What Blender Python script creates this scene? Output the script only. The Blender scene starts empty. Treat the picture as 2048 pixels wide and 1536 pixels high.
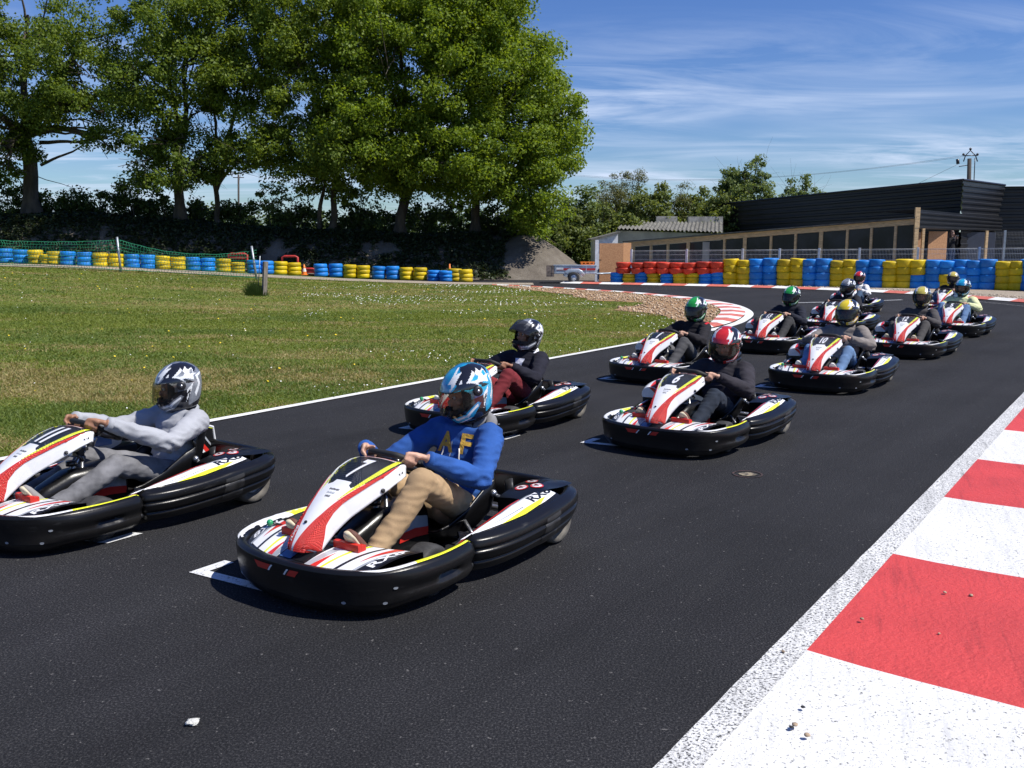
import bpy, bmesh, math, random
import numpy as np
from mathutils import Vector, Matrix, noise
from mathutils.geometry import tessellate_polygon, delaunay_2d_cdt
from mathutils.bvhtree import BVHTree

SC = bpy.context.scene
COL = SC.collection
R = math.radians
random.seed(7)
rng = np.random.default_rng(11)

# ------------------------------------------------------------------ camera, sky, sun, exposure
EYE = 1.7                      # height of the photographer's eye
FPX, HORIZ = 1900.0, 490.0     # focal length and horizon row in a 2048 x 1536 frame
PITCH = math.atan((768 - HORIZ) / FPX); COSP = math.cos(PITCH)
cam_d = bpy.data.cameras.new('camera'); cam = bpy.data.objects.new('camera', cam_d); COL.objects.link(cam)
cam_d.sensor_width = 36; cam_d.lens = 36 * FPX / 2048; cam_d.clip_start = .05; cam_d.clip_end = 6000
cam.location = (0, 0, EYE); cam.rotation_euler = (R(90) - PITCH, 0, 0)
SC.camera = cam

SUN_AZ, SUN_EL = -20.0, 54.0   # azimuth counted from +X towards +Y
sun_dir = Vector((math.cos(R(SUN_EL)) * math.cos(R(SUN_AZ)), math.cos(R(SUN_EL)) * math.sin(R(SUN_AZ)), math.sin(R(SUN_EL))))
sd = bpy.data.lights.new('sun', 'SUN'); sd.energy = 4.8; sd.angle = R(.53); sd.color = (1, .955, .88)
sun = bpy.data.objects.new('sun', sd); COL.objects.link(sun); sun.location = sun_dir * 60
sun.rotation_euler = sun_dir.to_track_quat('Z', 'Y').to_euler()

W = bpy.data.worlds.new('World'); SC.world = W; W.use_nodes = True
nt = W.node_tree; nd = nt.nodes; lk = nt.links
nd.clear()
def N(t, **k):
    n = nd.new(t)
    for a, b in k.items(): setattr(n, a, b)
    return n
def mathn(op, a, b=None, c=None, tree=None):
    n = (tree or nt).nodes.new('ShaderNodeMath'); n.operation = op
    for i, v in enumerate((a, b, c)):
        if v is None: continue
        if isinstance(v, (int, float)): n.inputs[i].default_value = v
        else: (tree or nt).links.new(v, n.inputs[i])
    return n.outputs[0]
sky = N('ShaderNodeTexSky', sky_type='NISHITA', sun_disc=False)
sky.sun_elevation = R(SUN_EL); sky.sun_rotation = R(90 - SUN_AZ); sky.altitude = 60
sky.air_density = 1.0; sky.dust_density = .4; sky.ozone_density = 1.3
hs = N('ShaderNodeHueSaturation'); hs.inputs['Hue'].default_value = .513; hs.inputs['Saturation'].default_value = 1.25; hs.inputs['Value'].default_value = .92
lk.new(sky.outputs[0], hs.inputs['Color'])
# the clear blue of a spring sky: deeper overhead, a little less violet low down
tr_ = N('ShaderNodeValToRGB'); tr_.color_ramp.elements[0].color = (.78, .97, 1.28, 1); tr_.color_ramp.elements[1].color = (.88, 1.05, 1.36, 1); tr_.color_ramp.elements[1].position = .26
tnt = N('ShaderNodeMix', data_type='RGBA', blend_type='MULTIPLY'); tnt.inputs[0].default_value = 1; lk.new(hs.outputs[0], tnt.inputs[6]); lk.new(tr_.outputs[0], tnt.inputs[7])
# high cirrus: streaks on a flat layer far above, so they crowd together towards the horizon
tc = N('ShaderNodeTexCoord'); sp = N('ShaderNodeSeparateXYZ'); lk.new(tc.outputs['Generated'], sp.inputs[0])
lk.new(sp.outputs[2], tr_.inputs[0])
zz = mathn('ADD', mathn('MAXIMUM', sp.outputs[2], 0.0), .055)
cx = mathn('DIVIDE', sp.outputs[0], zz); cy = mathn('DIVIDE', sp.outputs[1], zz)
cmb = N('ShaderNodeCombineXYZ'); lk.new(cx, cmb.inputs[0]); lk.new(cy, cmb.inputs[1])
mp = N('ShaderNodeMapping'); mp.inputs['Rotation'].default_value = (0, 0, R(-14)); mp.inputs['Scale'].default_value = (.42, .80, 1)
mp.inputs['Location'].default_value = (1.35, .4, 0)
lk.new(cmb.outputs[0], mp.inputs[0])
n1 = N('ShaderNodeTexNoise'); n1.inputs['Scale'].default_value = 1.15; n1.inputs['Detail'].default_value = 9; n1.inputs['Roughness'].default_value = .62
n1.inputs['Distortion'].default_value = 1.5
lk.new(mp.outputs[0], n1.inputs['Vector'])
n2 = N('ShaderNodeTexNoise'); n2.inputs['Scale'].default_value = .33; n2.inputs['Detail'].default_value = 3
lk.new(cmb.outputs[0], n2.inputs['Vector'])
r1 = N('ShaderNodeMapRange'); r1.inputs[1].default_value = .40; r1.inputs[2].default_value = .78; lk.new(n1.outputs[0], r1.inputs[0])
r2 = N('ShaderNodeMapRange'); r2.inputs[1].default_value = .38; r2.inputs[2].default_value = .56; lk.new(n2.outputs[0], r2.inputs[0])
low = N('ShaderNodeMapRange'); low.inputs[1].default_value = .225; low.inputs[2].default_value = .13; lk.new(sp.outputs[2], low.inputs[0])
cl = mathn('MULTIPLY', r1.outputs[0], mathn('MULTIPLY', r2.outputs[0], mathn('ADD', mathn('MULTIPLY', low.outputs[0], .86), .05)))
cl2 = mathn('MINIMUM', mathn('MULTIPLY', cl, 1.35), .85)
mx = N('ShaderNodeMix', data_type='RGBA'); lk.new(cl2, mx.inputs[0]); lk.new(tnt.outputs[2], mx.inputs[6]); mx.inputs[7].default_value = (7.8, 8.9, 11.2, 1)
bg = N('ShaderNodeBackground'); bg.inputs['Strength'].default_value = .072
lk.new(mx.outputs[2], bg.inputs['Color'])
wo = N('ShaderNodeOutputWorld'); lk.new(bg.outputs[0], wo.inputs['Surface'])

vs = SC.view_settings
vs.view_transform = 'Standard'; vs.look = 'None'; vs.gamma = 1; vs.use_curve_mapping = False; vs.exposure = 0.40

# ------------------------------------------------------------------ picture-to-place helpers (survey of the photograph)
def ray(px, py):
    a = (px - 1024) / FPX; b = (768 - py) / FPX
    return Vector((a, math.cos(PITCH) + b * math.sin(PITCH), -math.sin(PITCH) + b * math.cos(PITCH)))
def G(px, py, z=0.0):
    r = ray(px, py); t = (z - EYE) / r.z
    return Vector((r.x * t, r.y * t, z))
def AT(px, py, Y):
    r = ray(px, py); t = Y / r.y
    return Vector((r.x * t, Y, EYE + r.z * t))
def sm(t):
    t = min(1, max(0, t)); return t * t * (3 - 2 * t)
def terrain(x, y):
    return .95 * sm((-x - 1) / 23) * sm((y - 14) / 28)
def GT(px, py):
    r = ray(px, py); t = 1.0
    for i in range(4000):
        p = r * t
        if EYE + p.z <= terrain(p.x, p.y): break
        t += .03
    p = r * t
    return Vector((p.x, p.y, terrain(p.x, p.y)))
U = Vector((math.cos(R(55.6)), math.sin(R(55.6)), 0)); RT = Vector((U.y, -U.x, 0))   # along the straight, and to its right
def TR(s, off, z=0.0): return U * s + RT * off + Vector((0, 0, z))

# ------------------------------------------------------------------ materials
MATS = {}
def mat(name, col, rough=.5, spec=.5, metal=0, var=.12, vscale=6, bump=0, bscale=60, coat=0, col2=None, thr=(.4, .6), detail=4, stretch=None, sheen=0, bdist=.01):
    if name in MATS: return MATS[name]
    m = bpy.data.materials.new(name); m.use_nodes = True; t = m.node_tree
    b = t.nodes['Principled BSDF']
    b.inputs['Roughness'].default_value = rough; b.inputs['Metallic'].default_value = metal
    b.inputs['Specular IOR Level'].default_value = spec
    b.inputs['Coat Weight'].default_value = coat; b.inputs['Coat Roughness'].default_value = .08
    if sheen: b.inputs['Sheen Weight'].default_value = sheen; b.inputs['Sheen Roughness'].default_value = .5
    tc = t.nodes.new('ShaderNodeTexCoord')
    src = tc.outputs['Object']
    if stretch:
        mp = t.nodes.new('ShaderNodeMapping'); mp.inputs['Scale'].default_value = stretch; t.links.new(src, mp.inputs[0]); src = mp.outputs[0]
    n = t.nodes.new('ShaderNodeTexNoise'); n.inputs['Scale'].default_value = vscale; n.inputs['Detail'].default_value = detail; n.inputs['Roughness'].default_value = .6
    t.links.new(src, n.inputs['Vector'])
    rp = t.nodes.new('ShaderNodeValToRGB')
    c2 = col2 or tuple(c * (1 - var) for c in col); c1 = col if col2 else tuple(min(1, c * (1 + var)) for c in col)
    rp.color_ramp.elements[0].position, rp.color_ramp.elements[1].position = thr
    rp.color_ramp.elements[0].color = (*c2, 1); rp.color_ramp.elements[1].color = (*c1, 1)
    t.links.new(n.outputs[0], rp.inputs[0]); t.links.new(rp.outputs[0], b.inputs['Base Color'])
    if bump:
        n3 = t.nodes.new('ShaderNodeTexNoise'); n3.inputs['Scale'].default_value = bscale; n3.inputs['Detail'].default_value = 3
        t.links.new(src, n3.inputs['Vector'])
        bp = t.nodes.new('ShaderNodeBump'); bp.inputs['Strength'].default_value = bump; bp.inputs['Distance'].default_value = bdist
        t.links.new(n3.outputs[0], bp.inputs['Height']); t.links.new(bp.outputs[0], b.inputs['Normal'])
    MATS[name] = m
    return m
def leafmat(name, c1, c2, trans=.35):
    if name in MATS: return MATS[name]
    m = bpy.data.materials.new(name); m.use_nodes = True; t = m.node_tree
    b = t.nodes['Principled BSDF']; b.inputs['Roughness'].default_value = .55; b.inputs['Specular IOR Level'].default_value = .3
    g = t.nodes.new('ShaderNodeNewGeometry'); rp = t.nodes.new('ShaderNodeValToRGB')
    rp.color_ramp.elements[0].color = (*c1, 1); rp.color_ramp.elements[1].color = (*c2, 1)
    t.links.new(g.outputs['Random Per Island'], rp.inputs[0]); t.links.new(rp.outputs[0], b.inputs['Base Color'])
    tr = t.nodes.new('ShaderNodeBsdfTranslucent'); g2 = t.nodes.new('ShaderNodeMix'); g2.data_type = 'RGBA'; g2.blend_type = 'MULTIPLY'; g2.inputs[0].default_value = 1; t.links.new(rp.outputs[0], g2.inputs[6]); g2.inputs[7].default_value = (1.9, 1.75, .9, 1); t.links.new(g2.outputs[2], tr.inputs['Color'])
    mx = t.nodes.new('ShaderNodeMixShader'); mx.inputs[0].default_value = trans
    t.links.new(b.outputs[0], mx.inputs[1]); t.links.new(tr.outputs[0], mx.inputs[2]); t.links.new(mx.outputs[0], t.nodes['Material Output'].inputs['Surface'])
    MATS[name] = m
    return m

# ------------------------------------------------------------------ mesh helpers
CEN = [None]                   # decals face away from this point
class MB:
    """Collects shapes, each face with its material, into ONE mesh object."""
    def __init__(self): self.v = []; self.f = []; self.m = []; self.mats = []; self.T = None
    def mi(self, m):
        if m not in self.mats: self.mats.append(m)
        return self.mats.index(m)
    def add(self, vs, fs, m):
        o = len(self.v); k = self.mi(m)
        self.v += [tuple(self.T @ Vector(p)) if self.T else tuple(p) for p in vs]
        self.f += [tuple(i + o for i in f) for f in fs]; self.m += [k] * len(fs)
    def box(self, c, s, m, rz=0, bev=0, tilt=None):
        bm = bmesh.new(); bmesh.ops.create_cube(bm, size=1)
        bmesh.ops.scale(bm, vec=s, verts=bm.verts)
        if bev: bmesh.ops.bevel(bm, geom=bm.edges[:], offset=bev, segments=2, affect='EDGES', profile=.6)
        M_ = Matrix.Translation(c) @ Matrix.Rotation(rz, 4, 'Z')
        if tilt: M_ = M_ @ Matrix.Rotation(tilt[0], 4, 'X') @ Matrix.Rotation(tilt[1], 4, 'Y')
        self.bm(bm, m, M_)
    def bm(self, bm, m, M_=None):
        bm.verts.index_update()
        self.add([(M_ @ v.co) if M_ else v.co for v in bm.verts], [[v.index for v in f.verts] for f in bm.faces], m); bm.free()
    def tube(self, pts, rad, m, n=10, cap=True, closed=False):
        pts = [Vector(p) for p in pts]; k = len(pts)
        if not hasattr(rad, '__len__'): rad = [rad] * k
        vs, fs = [], []; prev = None
        for i, p in enumerate(pts):
            if closed: d = pts[(i + 1) % k] - pts[i - 1]
            else: d = pts[min(i + 1, k - 1)] - pts[max(i - 1, 0)]
            d.normalize()
            if prev is None:
                a = Vector((0, 0, 1)) if abs(d.z) < .9 else Vector((1, 0, 0)); x = d.cross(a).normalized()
            else: x = (prev - d * prev.dot(d)).normalized()
            prev = x; y = d.cross(x)
            r = rad[i]; ra, rb = (r if hasattr(r, '__len__') else (r, r))
            for j in range(n):
                t = 2 * math.pi * j / n; vs.append(p + x * (ra * math.cos(t)) + y * (rb * math.sin(t)))
        for i in range(k if closed else k - 1):
            for j in range(n):
                a = i * n + j; b = i * n + (j + 1) % n; c = ((i + 1) % k) * n + (j + 1) % n; d = ((i + 1) % k) * n + j
                fs.append((a, b, c, d))
        if cap and not closed: fs.append(tuple(range(n - 1, -1, -1))); fs.append(tuple((k - 1) * n + j for j in range(n)))
        self.add(vs, fs, m)
    def ball(self, c, r, m, seg=16, rot=None):
        bm = bmesh.new(); bmesh.ops.create_uvsphere(bm, u_segments=seg, v_segments=max(6, seg * 2 // 3), radius=1)
        r = r if hasattr(r, '__len__') else (r, r, r)
        M_ = Matrix.Translation(c) @ (rot.to_4x4() if rot else Matrix.Identity(4)) @ Matrix.Diagonal((*r, 1))
        self.bm(bm, m, M_)
    def lathe(self, prof, m, n=32, M_=None):
        vs, fs = [], []; k = len(prof)
        for r, z in prof:
            for j in range(n):
                t = 2 * math.pi * j / n; p = Vector((r * math.cos(t), r * math.sin(t), z)); vs.append(M_ @ p if M_ else p)
        for i in range(k - 1):
            for j in range(n): fs.append((i * n + j, i * n + (j + 1) % n, (i + 1) * n + (j + 1) % n, (i + 1) * n + j))
        self.add(vs, fs, m)
    def surfl(self, S, us, vs_, m):
        vs = [S(a, b) for a in us for b in vs_]; w = len(vs_)
        self.add(vs, [(i * w + j, (i + 1) * w + j, (i + 1) * w + j + 1, i * w + j + 1) for i in range(len(us) - 1) for j in range(w - 1)], m)
    def surf(self, S, nu, nv, m, u0=0, u1=1, v0=0, v1=1):
        vs = [S(u0 + (u1 - u0) * i / nu, v0 + (v1 - v0) * j / nv) for i in range(nu + 1) for j in range(nv + 1)]
        w = nv + 1
        self.add(vs, [(i * w + j, (i + 1) * w + j, (i + 1) * w + j + 1, i * w + j + 1) for i in range(nu) for j in range(nv)], m)
    def patch(self, S, poly, m, off=.0025, maxd=.06):
        """A decal: polygon in the parameters of surface S, laid off mm above it."""
        P = [Vector((*p, 0)) for p in poly]
        self.tris(S, [[P[i] for i in t] for t in tessellate_polygon([P])], m, off, maxd)
    def tris(self, S, tr, m, off=.0025, maxd=.06):
        st = [tuple((p.x, p.y) for p in t) for t in tr]; out = []
        while st:
            t = st.pop()
            L = [math.dist(t[i], t[(i + 1) % 3]) for i in range(3)]; i = max(range(3), key=lambda q: L[q])
            if L[i] > maxd:
                a, b, c = t[i], t[(i + 1) % 3], t[(i + 2) % 3]; h = ((a[0] + b[0]) / 2, (a[1] + b[1]) / 2)
                st += [(a, h, c), (h, b, c)]
            else: out.append(t)
        vs, fs = [], []; e = 1e-3
        for t in out:
            for (a, b) in t:
                p = Vector(S(a, b)); n = (Vector(S(a + e, b)) - Vector(S(a - e, b))).cross(Vector(S(a, b + e)) - Vector(S(a, b - e)))
                if n.length: n.normalize()
                if CEN[0] is not None:
                    if n.dot(p - CEN[0]) < 0: n = -n
                elif n.z < -.25: n = -n
                vs.append(p + n * off)
            k = len(vs); fs.append((k - 3, k - 2, k - 1))
        self.add(vs, fs, m)
    def text(self, S, s, m, org, ax, ay, off=.003, maxd=.05, bold=.012, shear=0):
        self.tris(S, text_tris(s, org, ax, ay, bold, shear), m, off, maxd)
    def build(self, name, parent=None, smooth=True, angle=None, loc=None):
        me = bpy.data.meshes.new(name); me.from_pydata(self.v, [], self.f)
        for q in self.mats: me.materials.append(q)
        me.polygons.foreach_set('material_index', self.m)
        if smooth: me.polygons.foreach_set('use_smooth', [True] * len(self.f))
        me.update()
        if smooth and angle: me.set_sharp_from_angle(angle=R(angle))
        o = bpy.data.objects.new(name, me); COL.objects.link(o)
        if parent: o.parent = parent
        if loc: o.location = loc
        return o
_txt = {}
def text_tris(s, org, ax, ay, bold=.012, shear=0):
    """Lettering as flat triangles: unit cap height along ay, baseline along ax, centred on org."""
    key = (s, bold, shear)
    if key not in _txt:
        c = bpy.data.curves.new('lettering', 'FONT'); c.body = s; c.size = 1; c.offset = bold; c.shear = shear; c.resolution_u = 3
        o = bpy.data.objects.new('lettering', c); COL.objects.link(o)
        dg = bpy.context.evaluated_depsgraph_get(); dg.update()
        me = bpy.data.meshes.new_from_object(o.evaluated_get(dg)); me.calc_loop_triangles()
        vs = [v.co.copy() for v in me.vertices]; ts = [tuple(t.vertices) for t in me.loop_triangles]
        bpy.data.objects.remove(o); bpy.data.curves.remove(c); bpy.data.meshes.remove(me)
        x0 = min(v.x for v in vs); x1 = max(v.x for v in vs); y0 = min(v.y for v in vs); y1 = max(v.y for v in vs); h = (y1 - y0) or 1
        vs = [((v.x - (x0 + x1) / 2) / h, (v.y - (y0 + y1) / 2) / h) for v in vs]
        _txt[key] = (vs, ts)
    vs, ts = _txt[key]; o2, a2, b2 = Vector((*org, 0)), Vector((*ax, 0)), Vector((*ay, 0))
    q = [o2 + a2 * x + b2 * y for x, y in vs]
    return [[q[i] for i in t] for t in ts]
def crv(pts, n):
    """Catmull-Rom through pts, resampled evenly to n+1 points (tuples of any length)."""
    P = [np.array(p, float) for p in pts]; out = []
    for i in range(len(P) - 1):
        p0 = P[max(i - 1, 0)]; p1 = P[i]; p2 = P[i + 1]; p3 = P[min(i + 2, len(P) - 1)]
        for k in range(20):
            t = k / 20
            out.append(.5 * ((2 * p1) + (-p0 + p2) * t + (2 * p0 - 5 * p1 + 4 * p2 - p3) * t * t + (-p0 + 3 * p1 - 3 * p2 + p3) * t ** 3))
    out.append(P[-1]); out = np.array(out)
    d = np.r_[0, np.cumsum(np.linalg.norm(np.diff(out, axis=0), axis=1))]
    q = np.linspace(0, d[-1], n + 1)
    return np.stack([np.interp(q, d, out[:, k]) for k in range(out.shape[1])], 1)
def lerpt(tab, t):
    """Piecewise-linear table lookup with smooth steps; tab rows (t, values...)."""
    if t <= tab[0][0]: return tab[0][1:]
    for a, b in zip(tab, tab[1:]):
        if t <= b[0]:
            k = (t - a[0]) / (b[0] - a[0]); return tuple(x + (y - x) * k for x, y in zip(a[1:], b[1:]))
    return tab[-1][1:]
def fast(name, V, F, mats, parent=None, mi=None, smooth=False):
    """Big meshes straight from numpy arrays (all faces with the same corner count)."""
    me = bpy.data.meshes.new(name); nf, k = F.shape
    me.vertices.add(len(V)); me.vertices.foreach_set('co', np.asarray(V, np.float32).ravel())
    me.loops.add(nf * k); me.loops.foreach_set('vertex_index', F.astype(np.int32).ravel())
    me.polygons.add(nf); me.polygons.foreach_set('loop_start', np.arange(0, nf * k, k, dtype=np.int32)); me.polygons.foreach_set('loop_total', np.full(nf, k, np.int32))
    for q in mats: me.materials.append(q)
    if mi is not None: me.polygons.foreach_set('material_index', mi.astype(np.int32))
    if smooth: me.polygons.foreach_set('use_smooth', np.ones(nf, bool))
    me.update(calc_edges=True)
    o = bpy.data.objects.new(name, me); COL.objects.link(o)
    if parent: o.parent = parent
    return o
def remesh(o, voxel, it=3, fac=.5):
    """Fuse the overlapping shapes of one body or garment into one continuous skin."""
    r = o.modifiers.new('r', 'REMESH'); r.mode = 'VOXEL'; r.voxel_size = voxel; r.use_smooth_shade = True
    if it: s = o.modifiers.new('s', 'SMOOTH'); s.iterations = it; s.factor = fac
    dg = bpy.context.evaluated_depsgraph_get(); dg.update()
    me = bpy.data.meshes.new_from_object(o.evaluated_get(dg)); ms = list(o.data.materials); o.modifiers.clear()
    old = o.data; o.data = me; me.name = o.name; bpy.data.meshes.remove(old)
    me.materials.clear()
    for q in ms: me.materials.append(q)
    me.polygons.foreach_set('material_index', [0] * len(me.polygons))
    me.polygons.foreach_set('use_smooth', [True] * len(me.polygons)); me.update()
    return o
def tag(o, label=None, cat=None, group=None, kind=None):
    if label: o['label'] = label
    if cat: o['category'] = cat
    if group: o['group'] = group
    if kind: o['kind'] = kind
    return o
def thing(name, label, cat, loc=(0, 0, 0), rz=0, group=None):
    o = bpy.data.objects.new(name, None); COL.objects.link(o); o.location = loc; o.rotation_euler = (0, 0, rz); o.empty_display_size = .2
    return tag(o, label, cat, group)
def copy_tree(o, parent=None):
    c = o.copy(); COL.objects.link(c)
    if parent: c.parent = parent
    for ch in o.children: copy_tree(ch, c)
    return c

# ================================================================== THE SETTING
def nodes_of(name):
    m = bpy.data.materials.new(name); m.use_nodes = True; MATS[name] = m
    return m, m.node_tree, m.node_tree.nodes['Principled BSDF']
def nz(t, src, scale, detail=4, rough=.6, kind='ShaderNodeTexNoise'):
    n = t.nodes.new(kind); n.inputs['Scale'].default_value = scale
    if kind == 'ShaderNodeTexNoise': n.inputs['Detail'].default_value = detail; n.inputs['Roughness'].default_value = rough
    t.links.new(src, n.inputs['Vector']); return n.outputs['Fac' if kind == 'ShaderNodeTexNoise' else 'Distance']
def ramp(t, src, stops):
    r = t.nodes.new('ShaderNodeValToRGB'); e = r.color_ramp.elements
    while len(e) < len(stops): e.new(.5)
    for i, (p, c) in enumerate(stops): e[i].position = p; e[i].color = (*c, 1) if hasattr(c, '__len__') else (c, c, c, 1)
    t.links.new(src, r.inputs[0]); return r.outputs[0]
def mixc(t, f, a, b, mode='MIX'):
    m = t.nodes.new('ShaderNodeMix'); m.data_type = 'RGBA'; m.blend_type = mode
    for i, v in ((0, f), (6, a), (7, b)):
        if isinstance(v, (int, float)): m.inputs[i].default_value = v
        elif isinstance(v, tuple): m.inputs[i].default_value = (*v, 1)
        else: t.links.new(v, m.inputs[i])
    return m.outputs[2]
def bumpn(t, b, src, strength, dist):
    n = t.nodes.new('ShaderNodeBump'); n.inputs['Strength'].default_value = strength; n.inputs['Distance'].default_value = dist
    t.links.new(src, n.inputs['Height']); t.links.new(n.outputs[0], b.inputs['Normal'])
def objco(t):
    return t.nodes.new('ShaderNodeTexCoord').outputs['Object']

def asphalt_col(t, co):
    ag = nz(t, co, 95, kind='ShaderNodeTexVoronoi')
    c = ramp(t, nz(t, co, 105, 4, .75), [(.36, (.0072, .0073, .0088)), (.52, (.0182, .0184, .0208)), (.66, (.066, .065, .067))])
    big = ramp(t, nz(t, co, .55, 5), [(.3, .78), (.7, 1.22)])
    c = mixc(t, 1.0, c, big, 'MULTIPLY')
    m4 = t.nodes.new('ShaderNodeMapping'); m4.vector_type = 'TEXTURE'; m4.inputs['Rotation'].default_value = (0, 0, R(52.0)); m4.inputs['Scale'].default_value = (14.29, 0.6667, 1); t.links.new(co, m4.inputs[0])
    c = mixc(t, 1.0, c, ramp(t, nz(t, m4.outputs[0], 1.3, 5, .6), [(.35, .84), (.5, 1.0), (.68, 1.16)]), 'MULTIPLY')
    # lighter wear where the racing line drops dust, faint scuffs along the direction of travel
    mp = t.nodes.new('ShaderNodeMapping'); mp.vector_type = 'TEXTURE'; mp.inputs['Rotation'].default_value = (0, 0, R(55.6)); mp.inputs['Scale'].default_value = (2.857, 0.2, 1); t.links.new(co, mp.inputs[0])
    sc = ramp(t, nz(t, mp.outputs[0], 1.6, 6, .7), [(.56, 0.0), (.78, .35)])
    c = mixc(t, sc, c, (.040, .039, .039))
    sk = ramp(t, nz(t, co, 34, 2), [(.685, 0.0), (.72, .75)])
    return mixc(t, sk, c, (.15, .145, .14)), ag
m, t, b = nodes_of('asphalt'); co = objco(t)
c, ag = asphalt_col(t, co); t.links.new(c, b.inputs['Base Color']); b.inputs['Roughness'].default_value = .85; b.inputs['Specular IOR Level'].default_value = .2
bumpn(t, b, nz(t, co, 110, 3), 1.0, .009)

def paint(name, col, chip=.42, worn=(.045, .045, .045), lumps=.6, soft=.03, dirt=.15, scale=70):
    m, t, b = nodes_of(name); co = objco(t)
    f = ramp(t, nz(t, co, scale, 5, .7), [(chip - soft, 0.0), (chip + soft, 1.0)])
    big = ramp(t, nz(t, co, 1.4, 6, .65), [(.32, 1 - dirt), (.6, 1.0)])
    mp = t.nodes.new('ShaderNodeMapping'); mp.vector_type = 'TEXTURE'; mp.inputs['Rotation'].default_value = (0, 0, R(70.0)); mp.inputs['Scale'].default_value = (2, 0.1429, 1); t.links.new(co, mp.inputs[0])
    st = ramp(t, nz(t, mp.outputs[0], 2.2, 7, .7), [(.53, 1.0), (.72, max(.2, 1 - dirt * 2.2))])
    m3 = t.nodes.new('ShaderNodeMapping'); m3.vector_type = 'TEXTURE'; m3.inputs['Rotation'].default_value = (0, 0, R(57.0)); m3.inputs['Scale'].default_value = (8.333, 0.3125, 1); t.links.new(co, m3.inputs[0])
    st = mixc(t, 1.0, st, ramp(t, nz(t, m3.outputs[0], 1.1, 6, .75), [(.58, 1.0), (.70, 1 - dirt)]), 'MULTIPLY')
    cc = mixc(t, 1.0, mixc(t, 1.0, col, big, 'MULTIPLY'), st, 'MULTIPLY')
    t.links.new(mixc(t, f, worn, cc), b.inputs['Base Color'])
    b.inputs['Roughness'].default_value = .55
    bumpn(t, b, nz(t, co, 34, 6, .7), lumps, .011)
    return m
P_WHITE = paint('white_track_paint', (.72, .72, .70), .385, lumps=.6, dirt=.10)
P_ROUGH = paint('worn_white_track_paint', (.74, .74, .72), .455, lumps=.9, soft=.05, dirt=.2, scale=85)
P_LINE = paint('white_line_paint', (.78, .78, .76), .33, lumps=.3)
P_SLOT = paint('grid_line_paint', (.70, .71, .72), .40, lumps=.3)
P_RED = paint('red_track_paint', (.60, .055, .050), .30, worn=(.25, .02, .02), lumps=1.0, dirt=.17)
P_RED2 = paint('faded_red_kerb_paint', (.62, .16, .11), .36, worn=(.3, .06, .05), lumps=.4, dirt=.2)

def sheet(name, poly, z, m, step=None, hf=None, edge=None, parent=None):
    """A flat or rolling sheet filling a plan polygon."""
    P = [Vector((p[0], p[1])) for p in poly]
    if edge:
        Q = []
        for a, b_ in zip(P, P[1:] + P[:1]):
            k = max(1, int((b_ - a).length / edge[0]))
            for i in range(k):
                q = a.lerp(b_, i / k); w = edge[1]; n_ = noise.noise_vector(Vector((q.x * edge[2], q.y * edge[2], 3.1)))
                Q.append(q + Vector((n_.x, n_.y)) * w)
        P = Q
    elif step:
        Q = []
        for a, b_ in zip(P, P[1:] + P[:1]):
            k = max(1, int((b_ - a).length / step)); Q += [a.lerp(b_, i / k) for i in range(k)]
        P = Q
    n = len(P); ed = [(i, (i + 1) % n) for i in range(n)]; V = list(P)
    if step:
        x0 = min(p.x for p in P); x1 = max(p.x for p in P); y0 = min(p.y for p in P); y1 = max(p.y for p in P)
        V += [Vector((x0 + i * step, y0 + j * step)) for i in range(int((x1 - x0) / step) + 1) for j in range(int((y1 - y0) / step) + 1)]
    vo, _, fo, *_ = delaunay_2d_cdt(V, ed, [list(range(n))], 1, 1e-5)
    mb = MB(); mb.add([(v.x, v.y, z + (hf(v.x, v.y) if hf else 0)) for v in vo], fo, m)
    return tag(mb.build(name, parent), kind='structure')

# ---- the wide ground: one sheet to the horizon, dropping a little below the track
def bank_h(x):
    e = sm((5.2 - x) / 4.2)
    return (2.12 + 1.05 * sm((-x - 4) / 22) + .22 * noise.noise(Vector((x * .21, 1.7, 0)))) * e
def bankz(x, y):
    foot = 47.4 + .6 * noise.noise(Vector((x * .13, .3, 4)))
    return bank_h(x) * sm((y - foot) / 4.4)
m, t, b = nodes_of('field_ground'); co = objco(t)
t.links.new(ramp(t, nz(t, co, .12, 8, .7), [(.3, (.05, .085, .02)), (.55, (.085, .12, .03)), (.75, (.13, .14, .05))]), b.inputs['Base Color']); b.inputs['Roughness'].default_value = .95
xs = np.r_[[-2500, -900, -400, -200, -120], np.arange(-80, 81, 4.0), [120, 200, 400, 900, 2500]]; ys = np.r_[[-900, -200, -60], np.arange(-20, 141, 4.0), [200, 400, 900, 2500]]
V = [(x, y, -.06 + (terrain(x, y) - .04 if y < 49 else 1.2 * sm((y - 60) / 60) * (x < 60))) for x in xs for y in ys]
w = len(ys); F = [(i * w + j, (i + 1) * w + j, (i + 1) * w + j + 1, i * w + j + 1) for i in range(len(xs) - 1) for j in range(w - 1)]
mb = MB(); mb.add(V, F, m); tag(mb.build('ground'), kind='structure')

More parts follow.
